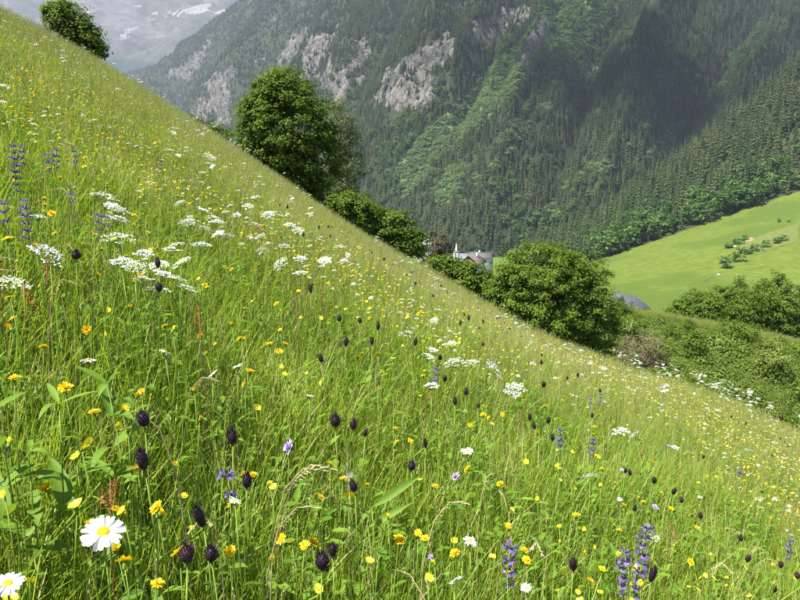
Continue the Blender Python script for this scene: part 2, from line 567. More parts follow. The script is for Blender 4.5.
def masks(X, Y, Z, seed=80):
    U, V = proj(X, Y, Z)
    du = 9 * fbm(X / 60, Z / 40, seed, 3); dv = 7 * fbm(X / 45 + 9, Z / 50, seed + 5, 3)
    rock = np.zeros(U.shape); trk = np.zeros(U.shape)
    hu = 2.5 * fbm(X / 16, Z / 12, seed + 20, 3); hv = 2.5 * fbm(X / 13, Z / 18, seed + 25, 3)
    for c in CLIFFS: rock = np.maximum(rock, poly_mask(U + du + hu, V + dv + hv, c))
    rock = rock * np.where(fbm(X / 50, Z / 50, seed + 30, 3) > -.33, 1, .3)
    for c in TRACKS: trk = np.maximum(trk, poly_mask(U + du * .6, V + dv * .6, c))
    brk = fbm(X / 18, Z / 18, seed + 40, 2) > .18
    for c in STRIPS: trk = np.maximum(trk, poly_mask(U + du * .6, V + dv * .6, c) * brk)
    # broken rock showing through the forest on the far part of the wall
    br = fbm(X / 70 + 3, Z / 45, seed + 11, 4)
    zone = np.clip((460 - U) / 120, 0, 1) * np.clip((170 - V) / 60, 0, 1)
    rock = np.maximum(rock, (br > .33) * zone * .48)
    return rock, np.where(rock > .4, 0, trk), U, V


rock, trk, MUp, MVp = masks(MX, MY, MZ)
# cliffs step out of the slope
MZ = MZ + 7 * fbm(MX / 40, MZ / 30, 91, 3) * rock
MYd = MY
M['mountain'] = terrain_mat('mountain_ground', [(.3, (.020, .028, .012)), (.55, (.036, .045, .020)), (.75, (.06, .06, .032))], .02,
                            [('scrub', [(.3, (.07, .12, .04)), (.7, (.12, .19, .065))], .05, (1, 1, 1)),
                             ('rock', [(.30, (.038, .036, .031)), (.40, (.083, .077, .067)), (.46, (.132, .121, .105)), (.49, (.052, .048, .042)), (.52, (.138, .127, .11)), (.60, (.176, .161, .139)), (.64, (.078, .072, .063)), (.74, (.20, .182, .156))], .03, (1, 1, .8))], .9, 9.0)
mt = obj('mountain', grid_mesh('mountain', MX, MYd, MZ, M['mountain'], {'rock': rock, 'scrub': trk * .8}))
tag(mt, 'steep forested mountain wall with pale cliffs and a bright green avalanche track', 'mountain', kind='structure')

# far summit
SU = [-420, -100, 60, 130, 200, 300, 460, 620]
ST = col_t(SU)
tcs = np.linspace(ST[0], ST[-1], 260)
prs = np.concatenate([np.linspace(0, 1, 200), [1.1, 1.4]])
TS, PS = np.meshgrid(tcs, prs, indexing='ij')
vtop = lerp_tab(TS, ST, [-25, -22, -16, -14, -20, -26, -20, -20])
YS = 3950 + 1150 * PS
pc = np.clip(PS, 0, 1)
zb, zt_ = zrat(135.) * 3950, zrat(vtop) * 5100
ZS = zb + (zt_ - zb) * (0.55 * pc + 0.45 * pc ** 1.9)
ZS = np.where(PS > 1, zt_ - (PS - 1) * 900, ZS)
wv = TS * 7 - PS * .9 + .3 * fbm(TS * 5, PS * 4, 140, 3)
ZS = ZS + np.clip(pc * 6, 0, 1) * np.clip((1 - pc) * 8, .1, 1) * (120 * (np.abs(np.mod(wv, 1) - .5) * 2 - .5) * np.clip(pc * 2, .2, 1) + 85 * fbm(TS * 14, PS * 8, 150, 5) + 20 * fbm(TS * 70, PS * 50, 160, 3))
XS = TS * YS
US, VS = proj(XS, YS, ZS)
du = 10 * fbm(XS / 200, ZS / 90, 170, 3); dv = 6 * fbm(XS / 150, ZS / 70, 175, 3)
snow = np.zeros(US.shape)
for c in [[(176, 12), (196, 6), (216, 2), (214, 7), (196, 13), (182, 14)], [(166, 12), (178, 14), (176, 19), (170, 17)],
          [(110, 40), (126, 32), (140, 26), (142, 29), (126, 38)], [(150, 14), (160, 12), (161, 16), (153, 17)],
          [(206, 16), (220, 10), (232, 6), (222, 15)], [(70, 14), (86, 8), (90, 12), (76, 18)], [(128, 8), (142, 4), (140, 9)]]:
    snow = np.maximum(snow, .62 * poly_mask(US + du * .8, VS + dv * .5, c))
snow = np.maximum(snow, .52 * (fbm(XS / 90, ZS / 35, 180, 4) > .42) * np.clip((45 - VS) / 20, 0, 1))
wood = np.clip((VS - 50 + 26 * fbm(XS / 160, ZS / 80, 185, 4)) / 14, 0, 1) * .9
scree = np.clip(.45 + .7 * fbm(XS / 180, ZS / 120, 190, 4), 0, 1) * np.clip((60 - VS) / 30, 0, 1)
M['summit'] = terrain_mat('summit_ground', [(.3, (.045, .046, .034)), (.5, (.072, .069, .053)), (.7, (.105, .095, .08))], .012,
                          [('scree', [(.3, (.075, .068, .064)), (.7, (.16, .145, .135))], .02, (1, 1, 1.5)),
                           ('wood', [(.3, (.018, .028, .016)), (.7, (.045, .055, .03))], .04, (1, 1, .7)),
                           ('snow', [(.2, (.14, .13, .125)), (.8, (.30, .30, .30))], .03, (1, 1, 2))], .7, 14.0)
sm = obj('summit', grid_mesh('summit', XS, YS, ZS, M['summit'], {'snow': snow, 'wood': wood, 'scree': scree}))
tag(sm, 'hazy grey summit with snow patches at the valley head', 'mountain', kind='structure')

# hillside: the mown meadow and the wood above it
HU = [480, 545, 600, 650, 690, 750, 800, 900, 1000]
HT = col_t(HU)
H_YU = np.array([330, 330, 330, 335, 340, 350, 355, 365, 370.])       # upper border of the mown meadow
H_VU = np.array([300, 281, 262, 246, 233, 212, 196, 168, 145.])
H_VL = np.array([318, 318, 320, 323, 326, 330, 334, 345, 350.])       # at 150 m
H_YT = np.array([420, 440, 520, 580, 620, 650, 660, 680, 690.])       # top of the wooded spur
H_VT = np.array([280, 258, 222, 182, 146, 100, 46, -20, -50.])


def hillside(t, q):
    """q 0..1 below the mown meadow, 1..2 the meadow, 2..3 the wood, 3..4 behind"""
    yu, zu = lerp_tab(t, HT, H_YU), zrat(lerp_tab(t, HT, H_VU)) * lerp_tab(t, HT, H_YU)
    zl = zrat(lerp_tab(t, HT, H_VL)) * 150.
    yt = lerp_tab(t, HT, H_YT); zt = zrat(lerp_tab(t, HT, H_VT)) * yt
    a = np.clip(q, 0, 1); b = np.clip(q - 1, 0, 1); c = np.clip(q - 2, 0, 1); d = np.clip(q - 3, 0, 1)
    y = 90 + 60 * a + (yu - 150) * b + (yt - yu) * c + 260 * d
    z = zl - 5 * (1 - a) + (zu - zl) * b ** 1.1 + (zt - zu) * c ** 1.05 - 190 * d
    z = z + b * (1 - b) * (3.0 * fbm(t * 7, q * 3, 200, 3)) + 8 * c * (1 - d) * fbm(t * 22, q * 5, 210, 3)
    # terrace bank across the meadow
    z = z + .9 * np.tanh((b - .55 - .5 * (t - .55)) * 30) * np.clip((t - .5) * 12, 0, 1) * b * (1 - b) * 3
    return t * y, y, z


th = np.linspace(HT[0], HT[-1], 220)
qh = np.concatenate([np.linspace(0, 1, 12)[:-1], np.linspace(1, 2, 90)[:-1], np.linspace(2, 3, 60), [3.3, 4]])
TH, QH = np.meshgrid(th, qh, indexing='ij')
HX, HY, HZ = hillside(TH, QH)
HUp, HVp = proj(HX, HY, HZ)
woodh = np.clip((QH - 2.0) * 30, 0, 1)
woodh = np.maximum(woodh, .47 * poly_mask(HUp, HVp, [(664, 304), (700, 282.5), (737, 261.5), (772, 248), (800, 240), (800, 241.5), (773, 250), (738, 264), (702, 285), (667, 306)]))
lush = np.clip(.42 + .8 * fbm(HX / 26, HY / 40, 220, 4), 0, .62)
dryp = poly_mask(HUp + 2 * fbm(HX / 5, HY / 5, 225), HVp, [(738, 246), (752, 238), (772, 231), (800, 222), (800, 240), (780, 246), (760, 248), (745, 250)]) * .62
dryp = np.maximum(dryp, .55 * np.clip(1 - np.abs(QH - 1.975) * 45, 0, 1))
dirt = poly_mask(HUp, HVp + 1.2 * fbm(HX / 3, HY / 3, 226), [(743, 241), (752, 237), (756, 238), (750, 242)]) * .6
M['hillside'] = terrain_mat('mown_meadow', [(.28, (.060, .090, .014)), (.45, (.092, .127, .018)), (.6, (.112, .146, .024)), (.75, (.150, .168, .036))], .3,
                            [('lush', [(.3, (.056, .090, .014)), (.7, (.090, .128, .018))], .25, (.35, 1.6, 1)),
                             ('dry', [(.3, (.095, .12, .028)), (.7, (.135, .15, .042))], .5, (1, 1, 1)),
                             ('dirt', [(.3, (.20, .13, .08)), (.7, (.30, .21, .14))], .6, (1, 1, 1)),
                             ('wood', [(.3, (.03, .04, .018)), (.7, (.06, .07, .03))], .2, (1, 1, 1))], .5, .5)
hs = obj('hillside', grid_mesh('hillside', HX, HY, HZ, M['hillside'], {'lush': lush, 'dry': dryp, 'dirt': dirt, 'wood': woodh}))
tag(hs, 'bright green mown hillside below the sunlit wood', 'hillside', kind='structure')

# scrub-covered bank across the gully
BU = [540, 590, 620, 640, 700, 760, 800, 860, 960]
BT = col_t(BU)
B_VC = np.array([302, 305, 309, 312, 321, 331, 340, 352, 372.])
B_YC = np.array([44, 44, 43, 43, 42, 41, 40, 39, 38.])


def bank(t, q):
    """q 0..1 face rising to the crest, 1..2 falling behind it"""
    yc = lerp_tab(t, BT, B_YC); zc = zrat(lerp_tab(t, BT, B_VC)) * yc
    a = np.clip(q, 0, 1); b = np.clip(q - 1, 0, 1)
    y = yc - 20 + 20 * a + 50 * b
    z = zc - 7.5 * (1 - a) ** 1.15 - b * 12 - 1.5 * b * (1 - b)
    z = z + .55 * fbm(t * 14, q * 4, 240, 3) * np.clip((1.02 - a) * 4, .12, 1)
    return t * y, y, z


tb = np.linspace(BT[0], BT[-1], 110)
qb = np.linspace(0, 2, 70)
TB, QB = np.meshgrid(tb, qb, indexing='ij')
BX, BY, BZ = bank(TB, QB)
obj('bank_ground', grid_mesh('bank_ground', BX, BY, BZ, M['soil']))['kind'] = 'structure'

# valley floor
vx = np.linspace(-900, 900, 60); vy = np.concatenate([np.linspace(34, 200, 30), np.linspace(210, 1900, 60)])
VX, VY = np.meshgrid(vx, vy, indexing='ij')


def floor_z(x, y):
    return lerp_tab(y, [30, 60, 150, 300, 560, 900, 2000], [-15, -17, -30, -42, -58, -66, -80]) - .0 * x


VZ = floor_z(VX, VY) + 1.2 * fbm(VX / 60, VY / 60, 250, 3)
M['valley'] = terrain_mat('valley_grass', [(.3, (.06, .12, .018)), (.7, (.14, .21, .035))], .05, [], .4, .4)
obj('valley_floor', grid_mesh('valley_floor', VX, VY, VZ, M['valley']))['kind'] = 'structure'

# ------------------------------------------------------------------ trees
def leaf_cloud(C, N_, size, rs, asp=0.62, fold=0.25):
    """diamond leaves: centres C, normals N_, one size each"""
    n = len(C)
    N_ = N_ / (np.linalg.norm(N_, axis=1, keepdims=True) + 1e-9)
    a = rs.randn(n, 3); a[:, 2] -= .5
    a -= N_ * np.sum(a * N_, 1, keepdims=True)
    a /= np.linalg.norm(a, axis=1, keepdims=True) + 1e-9
    b = np.cross(N_, a)
    s = size[:, None]
    p0 = C - a * s * .5
    p1 = C + b * s * .5 * asp + N_ * s * fold * .5 - a * s * .05
    p2 = C + a * s * .5
    p3 = C - b * s * .5 * asp + N_ * s * fold * .5 - a * s * .05
    V = np.stack([p0, p1, p2, p3], 1).reshape(-1, 3)
    i = np.arange(n)[:, None] * 4
    return V, np.concatenate([np.concatenate([i, i + 1, i + 2], 1), np.concatenate([i, i + 2, i + 3], 1)])


def crown_points(blobs, nclump, per, crad, rs, shell=0.62):
    """leaf clumps spread through the outer volume of overlapping ellipsoids; blobs: (cx,cy,cz,rx,ry,rz)"""
    B = np.array(blobs, float)
    wgt = (B[:, 3] * B[:, 5]); wgt /= wgt.sum()
    cen = []; nor = []
    while len(cen) < nclump:
        b = B[rs.choice(len(B), p=wgt)]
        d = rs.randn(3); d /= np.linalg.norm(d)
        rr = shell + (1 - shell) * rs.rand() ** .6
        rr *= 1 + .10 * rs.randn() + .10 * float(vnoise(d[0] * 2.3 + d[1] * 1.7 + 5, d[2] * 2.3 + b[0], 77))
        p = b[:3] + d * b[3:] * rr
        # drop points deep inside another blob
        q = ((p - B[:, :3]) / B[:, 3:])
        if (np.sqrt((q ** 2).sum(1)) < shell * .8).any() and rs.rand() < .8: continue
        cen.append(p); nor.append(d)
    cen = np.array(cen); nor = np.array(nor)
    cr = crad * (0.6 + .8 * rs.rand(nclump))
    k = np.repeat(np.arange(nclump), per)
    off = rs.randn(len(k), 3) * np.array([1, 1, .55]) * .5
    C = cen[k] + off * cr[k][:, None]
    N_ = nor[k] * .7 + np.array([0, 0, .75]) + off * .5 + rs.randn(len(k), 3) * .38
    return C, N_, cen


def tree(name, label, cat, blobs_px, Y, base, mat, nclump, per, crad, lsize, seed, dy=1.0, trunk_r=.12, shell=.6, group=None, asp=.62, leanto=None):
    """blobs_px: crown ellipsoids (u, v, ru, rv [, depth offset in m]) at depth Y; base: (x, y, z) of the root"""
    rs = np.random.RandomState(seed)
    k = Y / (F * 1.0)
    bl = []
    for b in blobs_px:
        off = b[4] if len(b) > 4 else 0
        p = at(b[0], b[1], Y + off)
        bl.append((p[0], p[1], p[2], b[2] * k, b[2] * k * dy, b[3] * k))
    base = np.array(base, float)
    C, N_, cen = crown_points(bl, nclump, per, crad, rs, shell)
    V, Fc = leaf_cloud(C - base, N_, lsize * (.6 + .8 * rs.rand(len(C))), rs, asp)
    root = empty(name, base)
    tag(root, label, cat, group)
    obj('crown', mesh_np('crown', V, [Fc], mat), root)
    mb = MB()
    B = np.array(bl)
    top = B[:, :3].mean(0) - base
    top = np.array([top[0], top[1], (B[:, 2] + B[:, 5] * .5).max() - base[2]])
    pts = []
    for q in np.linspace(0, 1, 8):
        pts.append((top[0] * q ** 1.4 + .06 * math.sin(q * 7 + seed), top[1] * q ** 1.4, -0.25 + (top[2] + .25) * q))
    mb.tube(pts, list(trunk_r * (1.15 - np.linspace(0, 1, 8)) ** 1.1), 7)
    tr = np.array(pts)
    sel = rs.choice(len(cen), min(len(cen), 34), replace=False)
    for i in sel:                        # limbs from the trunk out to leaf clumps
        c = cen[i] - base
        hz = np.clip(c[2] - .35 * np.linalg.norm(c[:2] - top[:2] * .6), .25, top[2] * .9)
        j = np.argmin(np.abs(tr[:, 2] - hz))
        mid = (tr[j] + c) * .5 + np.array([0, 0, -.06 * np.linalg.norm(c - tr[j])])
        mb.tube([tr[j], mid, c], [trunk_r * .32, trunk_r * .2, trunk_r * .06], 4)
    obj('trunk', mb.mesh('trunk', M['bark'], True), root)
    return root


def mroot(u, v, Y, x=None):
    p = at(u, v, Y)
    return (p[0], p[1], float(ground(p[0], p[1])))


tree('maple_tree', 'dense dark green rounded maple on the crest of the flower meadow', 'tree',
     [(287, 128, 46, 46), (284, 96, 26, 27), (262, 142, 25, 36), (312, 158, 28, 38), (300, 190, 22, 24), (275, 110, 30, 30)], 24, mroot(300, 180, 24), M['maple'], 760, 56, .30, .115, 11, trunk_r=.16)
tree('willow_tree', 'thin grey-green willow half hidden behind the dark maple', 'tree',
     [(340, 134, 14, 34), (348, 162, 14, 34), (338, 184, 17, 28)], 28, mroot(340, 190, 28), M['willow'], 300, 34, .36, .12, 12, trunk_r=.09, asp=.3)
tree('round_shrub', 'broad domed light green shrub at the lower edge of the meadow', 'shrub',
     [(548, 296, 56, 52), (514, 288, 26, 42), (582, 308, 32, 46), (540, 266, 34, 26), (570, 280, 34, 36), (602, 336, 17, 26), (520, 312, 24, 26), (552, 320, 44, 34), (505, 300, 18, 26)], 21, mroot(560, 350, 21), M['hazel'], 1000, 66, .22, .085, 13, trunk_r=.10, shell=.5)
tree('dark_bush', 'dark bush on the uphill crest in front of the grey summit', 'shrub',
     [(68, 22, 19, 18), (88, 42, 13, 13), (58, 14, 13, 11), (78, 32, 16, 16), (98, 50, 7, 7)], 23.5, mroot(75, 50, 23.5), M['alder'], 240, 48, .24, .10, 14, trunk_r=.06)
tree('low_bush', 'low bright bush peeping over the crest left of the maple', 'shrub',
     [(208, 130, 16, 11), (220, 137, 14, 9), (196, 119, 7, 6), (206, 142, 18, 9)], 26, mroot(212, 150, 26), M['alder'], 80, 36, .24, .10, 15, trunk_r=.05)
tree('crest_bush', 'dark green bush just downhill of the maple', 'shrub',
     [(354, 210, 24, 18), (340, 203, 15, 12), (370, 222, 16, 16), (338, 214, 16, 14)], 23, mroot(355, 232, 23), M['maple'], 240, 48, .24, .10, 16, trunk_r=.06)
tree('bright_bush', 'brighter green bush between the dark bush and the reddish tree', 'shrub',
     [(396, 228, 19, 17), (412, 243, 15, 14), (386, 222, 14, 12), (404, 244, 18, 14)], 23, mroot(400, 256, 23), M['alder'], 240, 48, .22, .10, 17, trunk_r=.06)
tree('copper_tree', 'small reddish-brown tree in front of the village', 'tree',
     [(436, 246, 13, 12), (437, 236, 8, 9), (430, 252, 10, 9), (443, 250, 9, 9), (423, 258, 9, 9), (432, 262, 12, 8)], 34, mroot(438, 262, 34), M['copper'], 90, 34, .24, .12, 18, trunk_r=.07)
tree('gully_bush', 'fresh green bush below the village beside the domed shrub', 'shrub',
     [(452, 268, 16, 11), (470, 276, 18, 14), (484, 286, 16, 14), (440, 264, 12, 9), (462, 282, 20, 12)], 22.5, mroot(468, 296, 22.5), M['alder'], 260, 48, .22, .10, 19, trunk_r=.06)
p = at(640, 350, 27); 
tree('dead_bush', 'dry brown bush in the gully below the domed shrub', 'shrub',
     [(638, 348, 19, 20), (655, 352, 13, 16), (628, 356, 12, 16)], 25, (p[0], 25, -9.9), M['dead'], 150, 22, .32, .085, 20, trunk_r=.05, asp=.25)
# hedge behind the bank
for k, (u, v, ru, rv) in enumerate([(683, 308, 11, 9), (694, 303, 12, 12), (708, 307, 13, 12), (724, 303, 13, 15), (738, 297, 11, 19), (750, 303, 13, 17), (763, 300, 12, 20), (775, 296, 11, 24), (789, 303, 13, 20), (805, 303, 14, 20), (822, 306, 15, 20)]):
    Y = 56 + 2.5 * math.sin(k * 2.1)
    p = at(u, v + rv, Y)
    tree('hedge_tree', 'leafy bright green tree in the hedge row behind the scrub bank' if k % 3 else 'dark green tree in the hedge row behind the scrub bank', 'tree', [(u, v, ru, rv), (u - ru * .3, v + rv * .5, ru * 1.1, rv * .8), (u + ru * .1, v - rv * .6, ru * .5, rv * .55), (u, v + rv * 1.1, ru * 1.1, rv * .9), (u + ru * .3, v + rv * 1.5, ru * 1.1, rv * .7)], Y,
         (p[0], Y, p[2] - 1.2), M['alder'] if k % 3 else M['maple'], 170, 38, .42, .19, 30 + k, trunk_r=.09, group='bright trees in the hedge behind the bank' if k % 3 else 'dark trees in the hedge behind the bank')


# simple crowns for distant trees ------------------------------------------------
def conifer_np(seed, layers=11, br=9, h=1.0, r=.16):
    rs = np.random.RandomState(seed)
    V = []; Fq = []
    for l in range(layers):
        q = l / (layers - 1)
        z = h * (.10 + .86 * q)
        R = r * (1 - q) ** .85 + .012
        a0 = rs.rand() * 6.28
        nb = max(4, int(br - 4 * q))
        for b in range(nb):
            a = a0 + 6.283 * b / nb + rs.randn() * .18
            rr = R * (.72 + .5 * rs.rand())
            dz = -rr * (.55 - .45 * q) - .012
            c, s = math.cos(a), math.sin(a)
            wd = rr * .36
            o = len(V)
            z2 = z + rs.randn() * .028
            o = len(V)
            V += [(0, 0, z2 + .03 * h), (c * rr * .55 - s * wd, s * rr * .55 + c * wd, z2 + dz * .45), (c * rr, s * rr, z2 + dz), (c * rr * .55 + s * wd, s * rr * .55 - c * wd, z2 + dz * .45)]
            Fq += [(o, o + 1, o + 2), (o, o + 2, o + 3)]
    V.append((0, 0, h)); o = len(V) - 1
    V += [(.012, 0, h * .9), (-.006, .01, h * .9), (-.006, -.01, h * .9)]
    Fq += [(o, o + 1, o + 2), (o, o + 2, o + 3), (o, o + 3, o + 1)]
    return np.array(V), np.array(Fq)


def trunk_np(r=.016, h=.9, n=5):
    mb = MB(); mb.tube([(0, 0, -.08), (0, 0, h * .5), (0, 0, h)], [r, r * .6, r * .1], n)
    return mb


def round_np(seed, n=420, flat=.8):
    rs = np.random.RandomState(seed)
    bl = [(0, 0, .56, .30, .30, .40)] + [(rs.randn() * .12, rs.randn() * .12, .42 + .3 * rs.rand(), .2, .2, .22) for _ in range(4)]
    C, N_, _c = crown_points(bl, n // 10, 10, .10, rs, .6)
    return leaf_cloud(C, N_, .085 * (.7 + .6 * rs.rand(len(C))), rs, .8)


con_crowns, con_joined = [], []
for k in range(6):
    V, Fc = conifer_np(300 + k, 12 + k % 3, 9 + k % 2, 1.0, .15 + .02 * (k % 3))
    con_crowns.append(mesh_np('conifer_crown', V, [Fc], M['spruce']))
    tb_ = trunk_np()
    V2 = np.concatenate([V, np.array(tb_.v)])
    f4 = np.array(tb_.f4) + len(V); f3 = np.array(tb_.f3) + len(V)
    con_joined.append(mesh_np('conifer_whole', V2, [Fc, f3, f4], [M['spruce'], M['bark']], [0, 1, 1]))
con_trunk = trunk_np().mesh('conifer_trunk', M['bark'])
dec_crowns, dec_joined, shrub_joined = [], [], []
for k in range(5):
    V, Fc = round_np(330 + k)
    dec_crowns.append(mesh_np('broadleaf_crown', V, [Fc], M['broadleaf']))
    tb_ = trunk_np(.022, .6)
    V2 = np.concatenate([V, np.array(tb_.v)]); f4 = np.array(tb_.f4) + len(V); f3 = np.array(tb_.f3) + len(V)
    dec_joined.append(mesh_np('broadleaf_whole', V2, [Fc, f3, f4], [M['broadleaf'], M['bark']], [0, 1, 1]))
    Vs = V.copy(); Vs[:, 2] = (Vs[:, 2] - .12) * .75
    shrub_joined.append(mesh_np('green_alder', Vs, [Fc], M['greenalder']))
dec_trunk = trunk_np(.022, .6).mesh('broadleaf_trunk', M['bark'])

# forest on the mountain wall (tens of thousands) -> one mass
n = 280000
rs = np.random.RandomState(41)
t_ = rs.uniform(col_t(90), col_t(870), n); p_ = rs.uniform(0, 1, n)
# even density on the ground: thin by cell area (t,p) -> y * dy
yf, yt = lerp_tab(t_, MT, M_YF), lerp_tab(t_, MT, M_YT)
yy = yf + (yt - yf) * p_
area = yy * (yt - yf)
keep = rs.rand(n) < area / area.max() * 1.0
keep &= rs.rand(n) < np.where(yy > 1900, .42, 1)
t_, p_ = t_[keep], p_[keep]
x_, y_, z_ = mountain(t_, p_)
rk, tr_, uu, vv = masks(x_, y_, z_)
vis = (uu > -40) & (uu < 860) & (vv > -45) & (vv < 300)
gap = fbm(x_ / 90, y_ / 90, 47, 3)
pick = rs.rand(len(t_))
ok = vis & ~((rk > .5) & (pick > .12)) & ~((rk > .3) & (pick > .6)) & (gap > -.62)
is_tr = (tr_ > .5) & (pick > .05)
fa = ok & ~is_tr
isdec = fa & (fbm(x_ / 120, y_ / 120, 53, 3) > .26) & (pick < .35) & (z_ < 330)
sel = fa & ~isdec
hgt = (7 + 14 * rs.rand(len(t_)) ** .9 + 4 * fbm(x_ / 60, y_ / 60, 58, 3)) * (1 - .35 * np.clip((z_ - 500) / 600, 0, 1))


def put_forest(name, sel, hgt, coll, nvar, label, wid=1.0):
    k = int(sel.sum())
    P = np.stack([x_[sel], y_[sel], z_[sel] - .4], 1)
    rot = np.stack([rs.randn(k) * .03, rs.randn(k) * .03, rs.rand(k) * 6.28], 1)
    h = hgt[sel]
    S = np.stack([h * wid * (.8 + .5 * rs.rand(k)), h * wid * (.8 + .5 * rs.rand(k)), h], 1)
    return scatter(name, P, rot, S, rs.randint(0, nvar, k), coll, label, 'forest')


cc = source_collection('conifer_source', con_joined)
dc = source_collection('broadleaf_source', dec_joined)
ac = source_collection('green_alder_source', shrub_joined)
put_forest('conifer_forest', sel, hgt, cc, len(con_joined), 'dense dark conifer forest covering the steep mountain wall')
put_forest('broadleaf_wood', isdec, hgt * .8, dc, len(dec_joined), 'lighter broadleaf trees scattered through the lower mountain forest')
# avalanche track: thick green alder scrub
n = 100000
t_ = rs.uniform(col_t(380), col_t(720), n); p_ = rs.uniform(0, 1, n)
x_, y_, z_ = mountain(t_, p_)
rk, tr_, uu, vv = masks(x_, y_, z_)
sel = (tr_ > .5) & (vv > -40)
hgt = 4 + 7 * rs.rand(len(t_)) ** 1.5
put_forest('alder_scrub', sel, hgt, ac, len(shrub_joined), 'bright green alder scrub filling the avalanche track', 1.15)

# sunlit wood on the spur above the mown meadow: the trees that show largest are individuals
n = 5200
t_ = rs.uniform(col_t(535), col_t(900), n); q_ = 2.02 + .99 * rs.rand(n)
x_, y_, z_ = hillside(t_, q_)
uu, vv = proj(x_, y_, z_)
sp = np.argsort(y_)
kept = []
cell = {}
for i in sp:                                  # keep trees apart
    key = (int(x_[i] // 6), int(y_[i] // 6)); rmin = rs.uniform(2.2, 7.0)
    if any((x_[i] - a) ** 2 + (y_[i] - b) ** 2 < rmin ** 2 for dx in (-1, 0, 1) for dy in (-1, 0, 1) for a, b in cell.get((key[0] + dx, key[1] + dy), ())): continue
    cell.setdefault(key, []).append((x_[i], y_[i])); kept.append(i)
kept = np.array(kept)
big = kept[(uu[kept] > 552) & (uu[kept] < 806) & (vv[kept] < 262)]
border = big[q_[big] < 2.10]
inner = big[q_[big] >= 2.10]
n_con = 0; n_dec = 0
rest = []
for i in list(border) + list(inner):
    dec = rs.rand() < (.62 if q_[i] < 2.09 else .24)
    if (dec and n_dec >= 90) or ((not dec) and n_con >= 290):
        rest.append((i, dec)); continue
    h = (9 + 6 * rs.rand()) if dec else (8 + 14 * rs.rand()) * (.75 if q_[i] < 2.08 else 1)
    if dec:
        n_dec += 1
        e = empty('broadleaf_tree', (x_[i], y_[i], z_[i]), rs.rand() * 6.28)
        tag(e, 'round-crowned broadleaf tree in the sunlit wood above the mown hillside', 'tree', 'broadleaf trees in the sunlit wood')
        c = obj('crown', dec_crowns[rs.randint(5)], e); t2 = obj('trunk', dec_trunk, e)
        ww = h * (.95 + .5 * rs.rand())
    else:
        n_con += 1
        e = empty('spruce_tree', (x_[i], y_[i], z_[i]), rs.rand() * 6.28)
        tag(e, 'tall narrow spruce in the sunlit wood above the mown hillside', 'tree', 'spruces in the sunlit wood')
        c = obj('crown', con_crowns[rs.randint(6)], e); t2 = obj('trunk', con_trunk, e)
        ww = (4 + h * .6) * (.8 + .5 * rs.rand())
    for q in (c, t2): q.scale = (ww, ww, h)
rest_i = np.array([i for i in kept if i not in set(big)] + [r[0] for r in rest], int)
x_, y_, z_ = x_[rest_i], y_[rest_i], z_[rest_i]
hgt = 8 + 14 * rs.rand(len(rest_i))
put_forest('spur_forest', np.ones(len(rest_i), bool), hgt, cc, len(con_joined), 'conifers farther up the sunlit wooded spur')

# bushes and a few rocks on the mown hillside
def on_hillside(u, v):
    best = None
    d = ray(u, v)
    for q in np.linspace(1, 2, 400):
        y0 = None
        t = d[0] / d[1]
        x, y, z = hillside(np.array(t), np.array(q))
        r = float(z) - d[2] / d[1] * float(y)
        if best is None or abs(r) < best[0]:
            best = (abs(r), float(x), float(y), float(z))
    return best[1:]


M['stone'] = plain_mat('pale_stone', (.42, .39, .35), .9, .25, 3, .2, .5)
for k, (u, v, wpx, hpx) in enumerate([(726, 268, 12, 15), (738, 262, 11, 18), (748, 254, 9, 9), (756, 251, 10, 10), (765, 247, 8, 9), (777, 243, 8, 7), (783, 241, 8, 8), (729, 248, 8, 8), (738, 244, 9, 8), (744, 240, 6, 7), (779, 222, 4, 5), (789, 222, 3, 3)]):
    x, y, z = on_hillside(u, v)
    kk = y / F
    e = empty('field_bush', (x, y, z - .1), k * 1.3)
    tag(e, ['rounded bush in the short row on the mown hillside', 'small bush on the bare bank of the mown hillside'][k >= 7], 'shrub', ['bushes in a row on the hillside', 'small bushes on the bare bank'][k >= 7])
    c = obj('crown', dec_crowns[k % 5], e); c.scale = (wpx * kk * 1.7, wpx * kk * 1.7, hpx * kk * 1.25)
    c.location.z = -.28 * hpx * kk
    t2 = obj('trunk', dec_trunk, e); t2.scale = c.scale; t2.location.z = -.3 * hpx * kk
for k, (u, v, s) in enumerate([(719, 275, .5), (744, 258, .6), (735, 247, .6), (737, 275, .25), (762, 250, .5)]):
    x, y, z = on_hillside(u, v)
    rs2 = np.random.RandomState(60 + k)
    mb = MB(); vs = []; n1, n2 = 5, 8
    for i in range(n1 + 1):
        for j in range(n2):
            th_, ph = math.pi * i / n1, 2 * math.pi * j / n2
            r = 1 + .18 * rs2.randn()
            vs.append((s * 1.5 * r * math.sin(th_) * math.cos(ph), s * r * math.sin(th_) * math.sin(ph), s * .7 * r * math.cos(th_)))
    fs = [(i * n2 + j, (i + 1) * n2 + j, (i + 1) * n2 + (j + 1) % n2, i * n2 + (j + 1) % n2) for i in range(n1) for j in range(n2)]
    mb.add(vs, fs)
    o = obj('boulder', mb.mesh('boulder', M['stone'])); o.location = (x, y, z + s * .25)
    tag(o, 'pale boulder lying on the mown hillside', 'rock', 'boulders on the hillside')

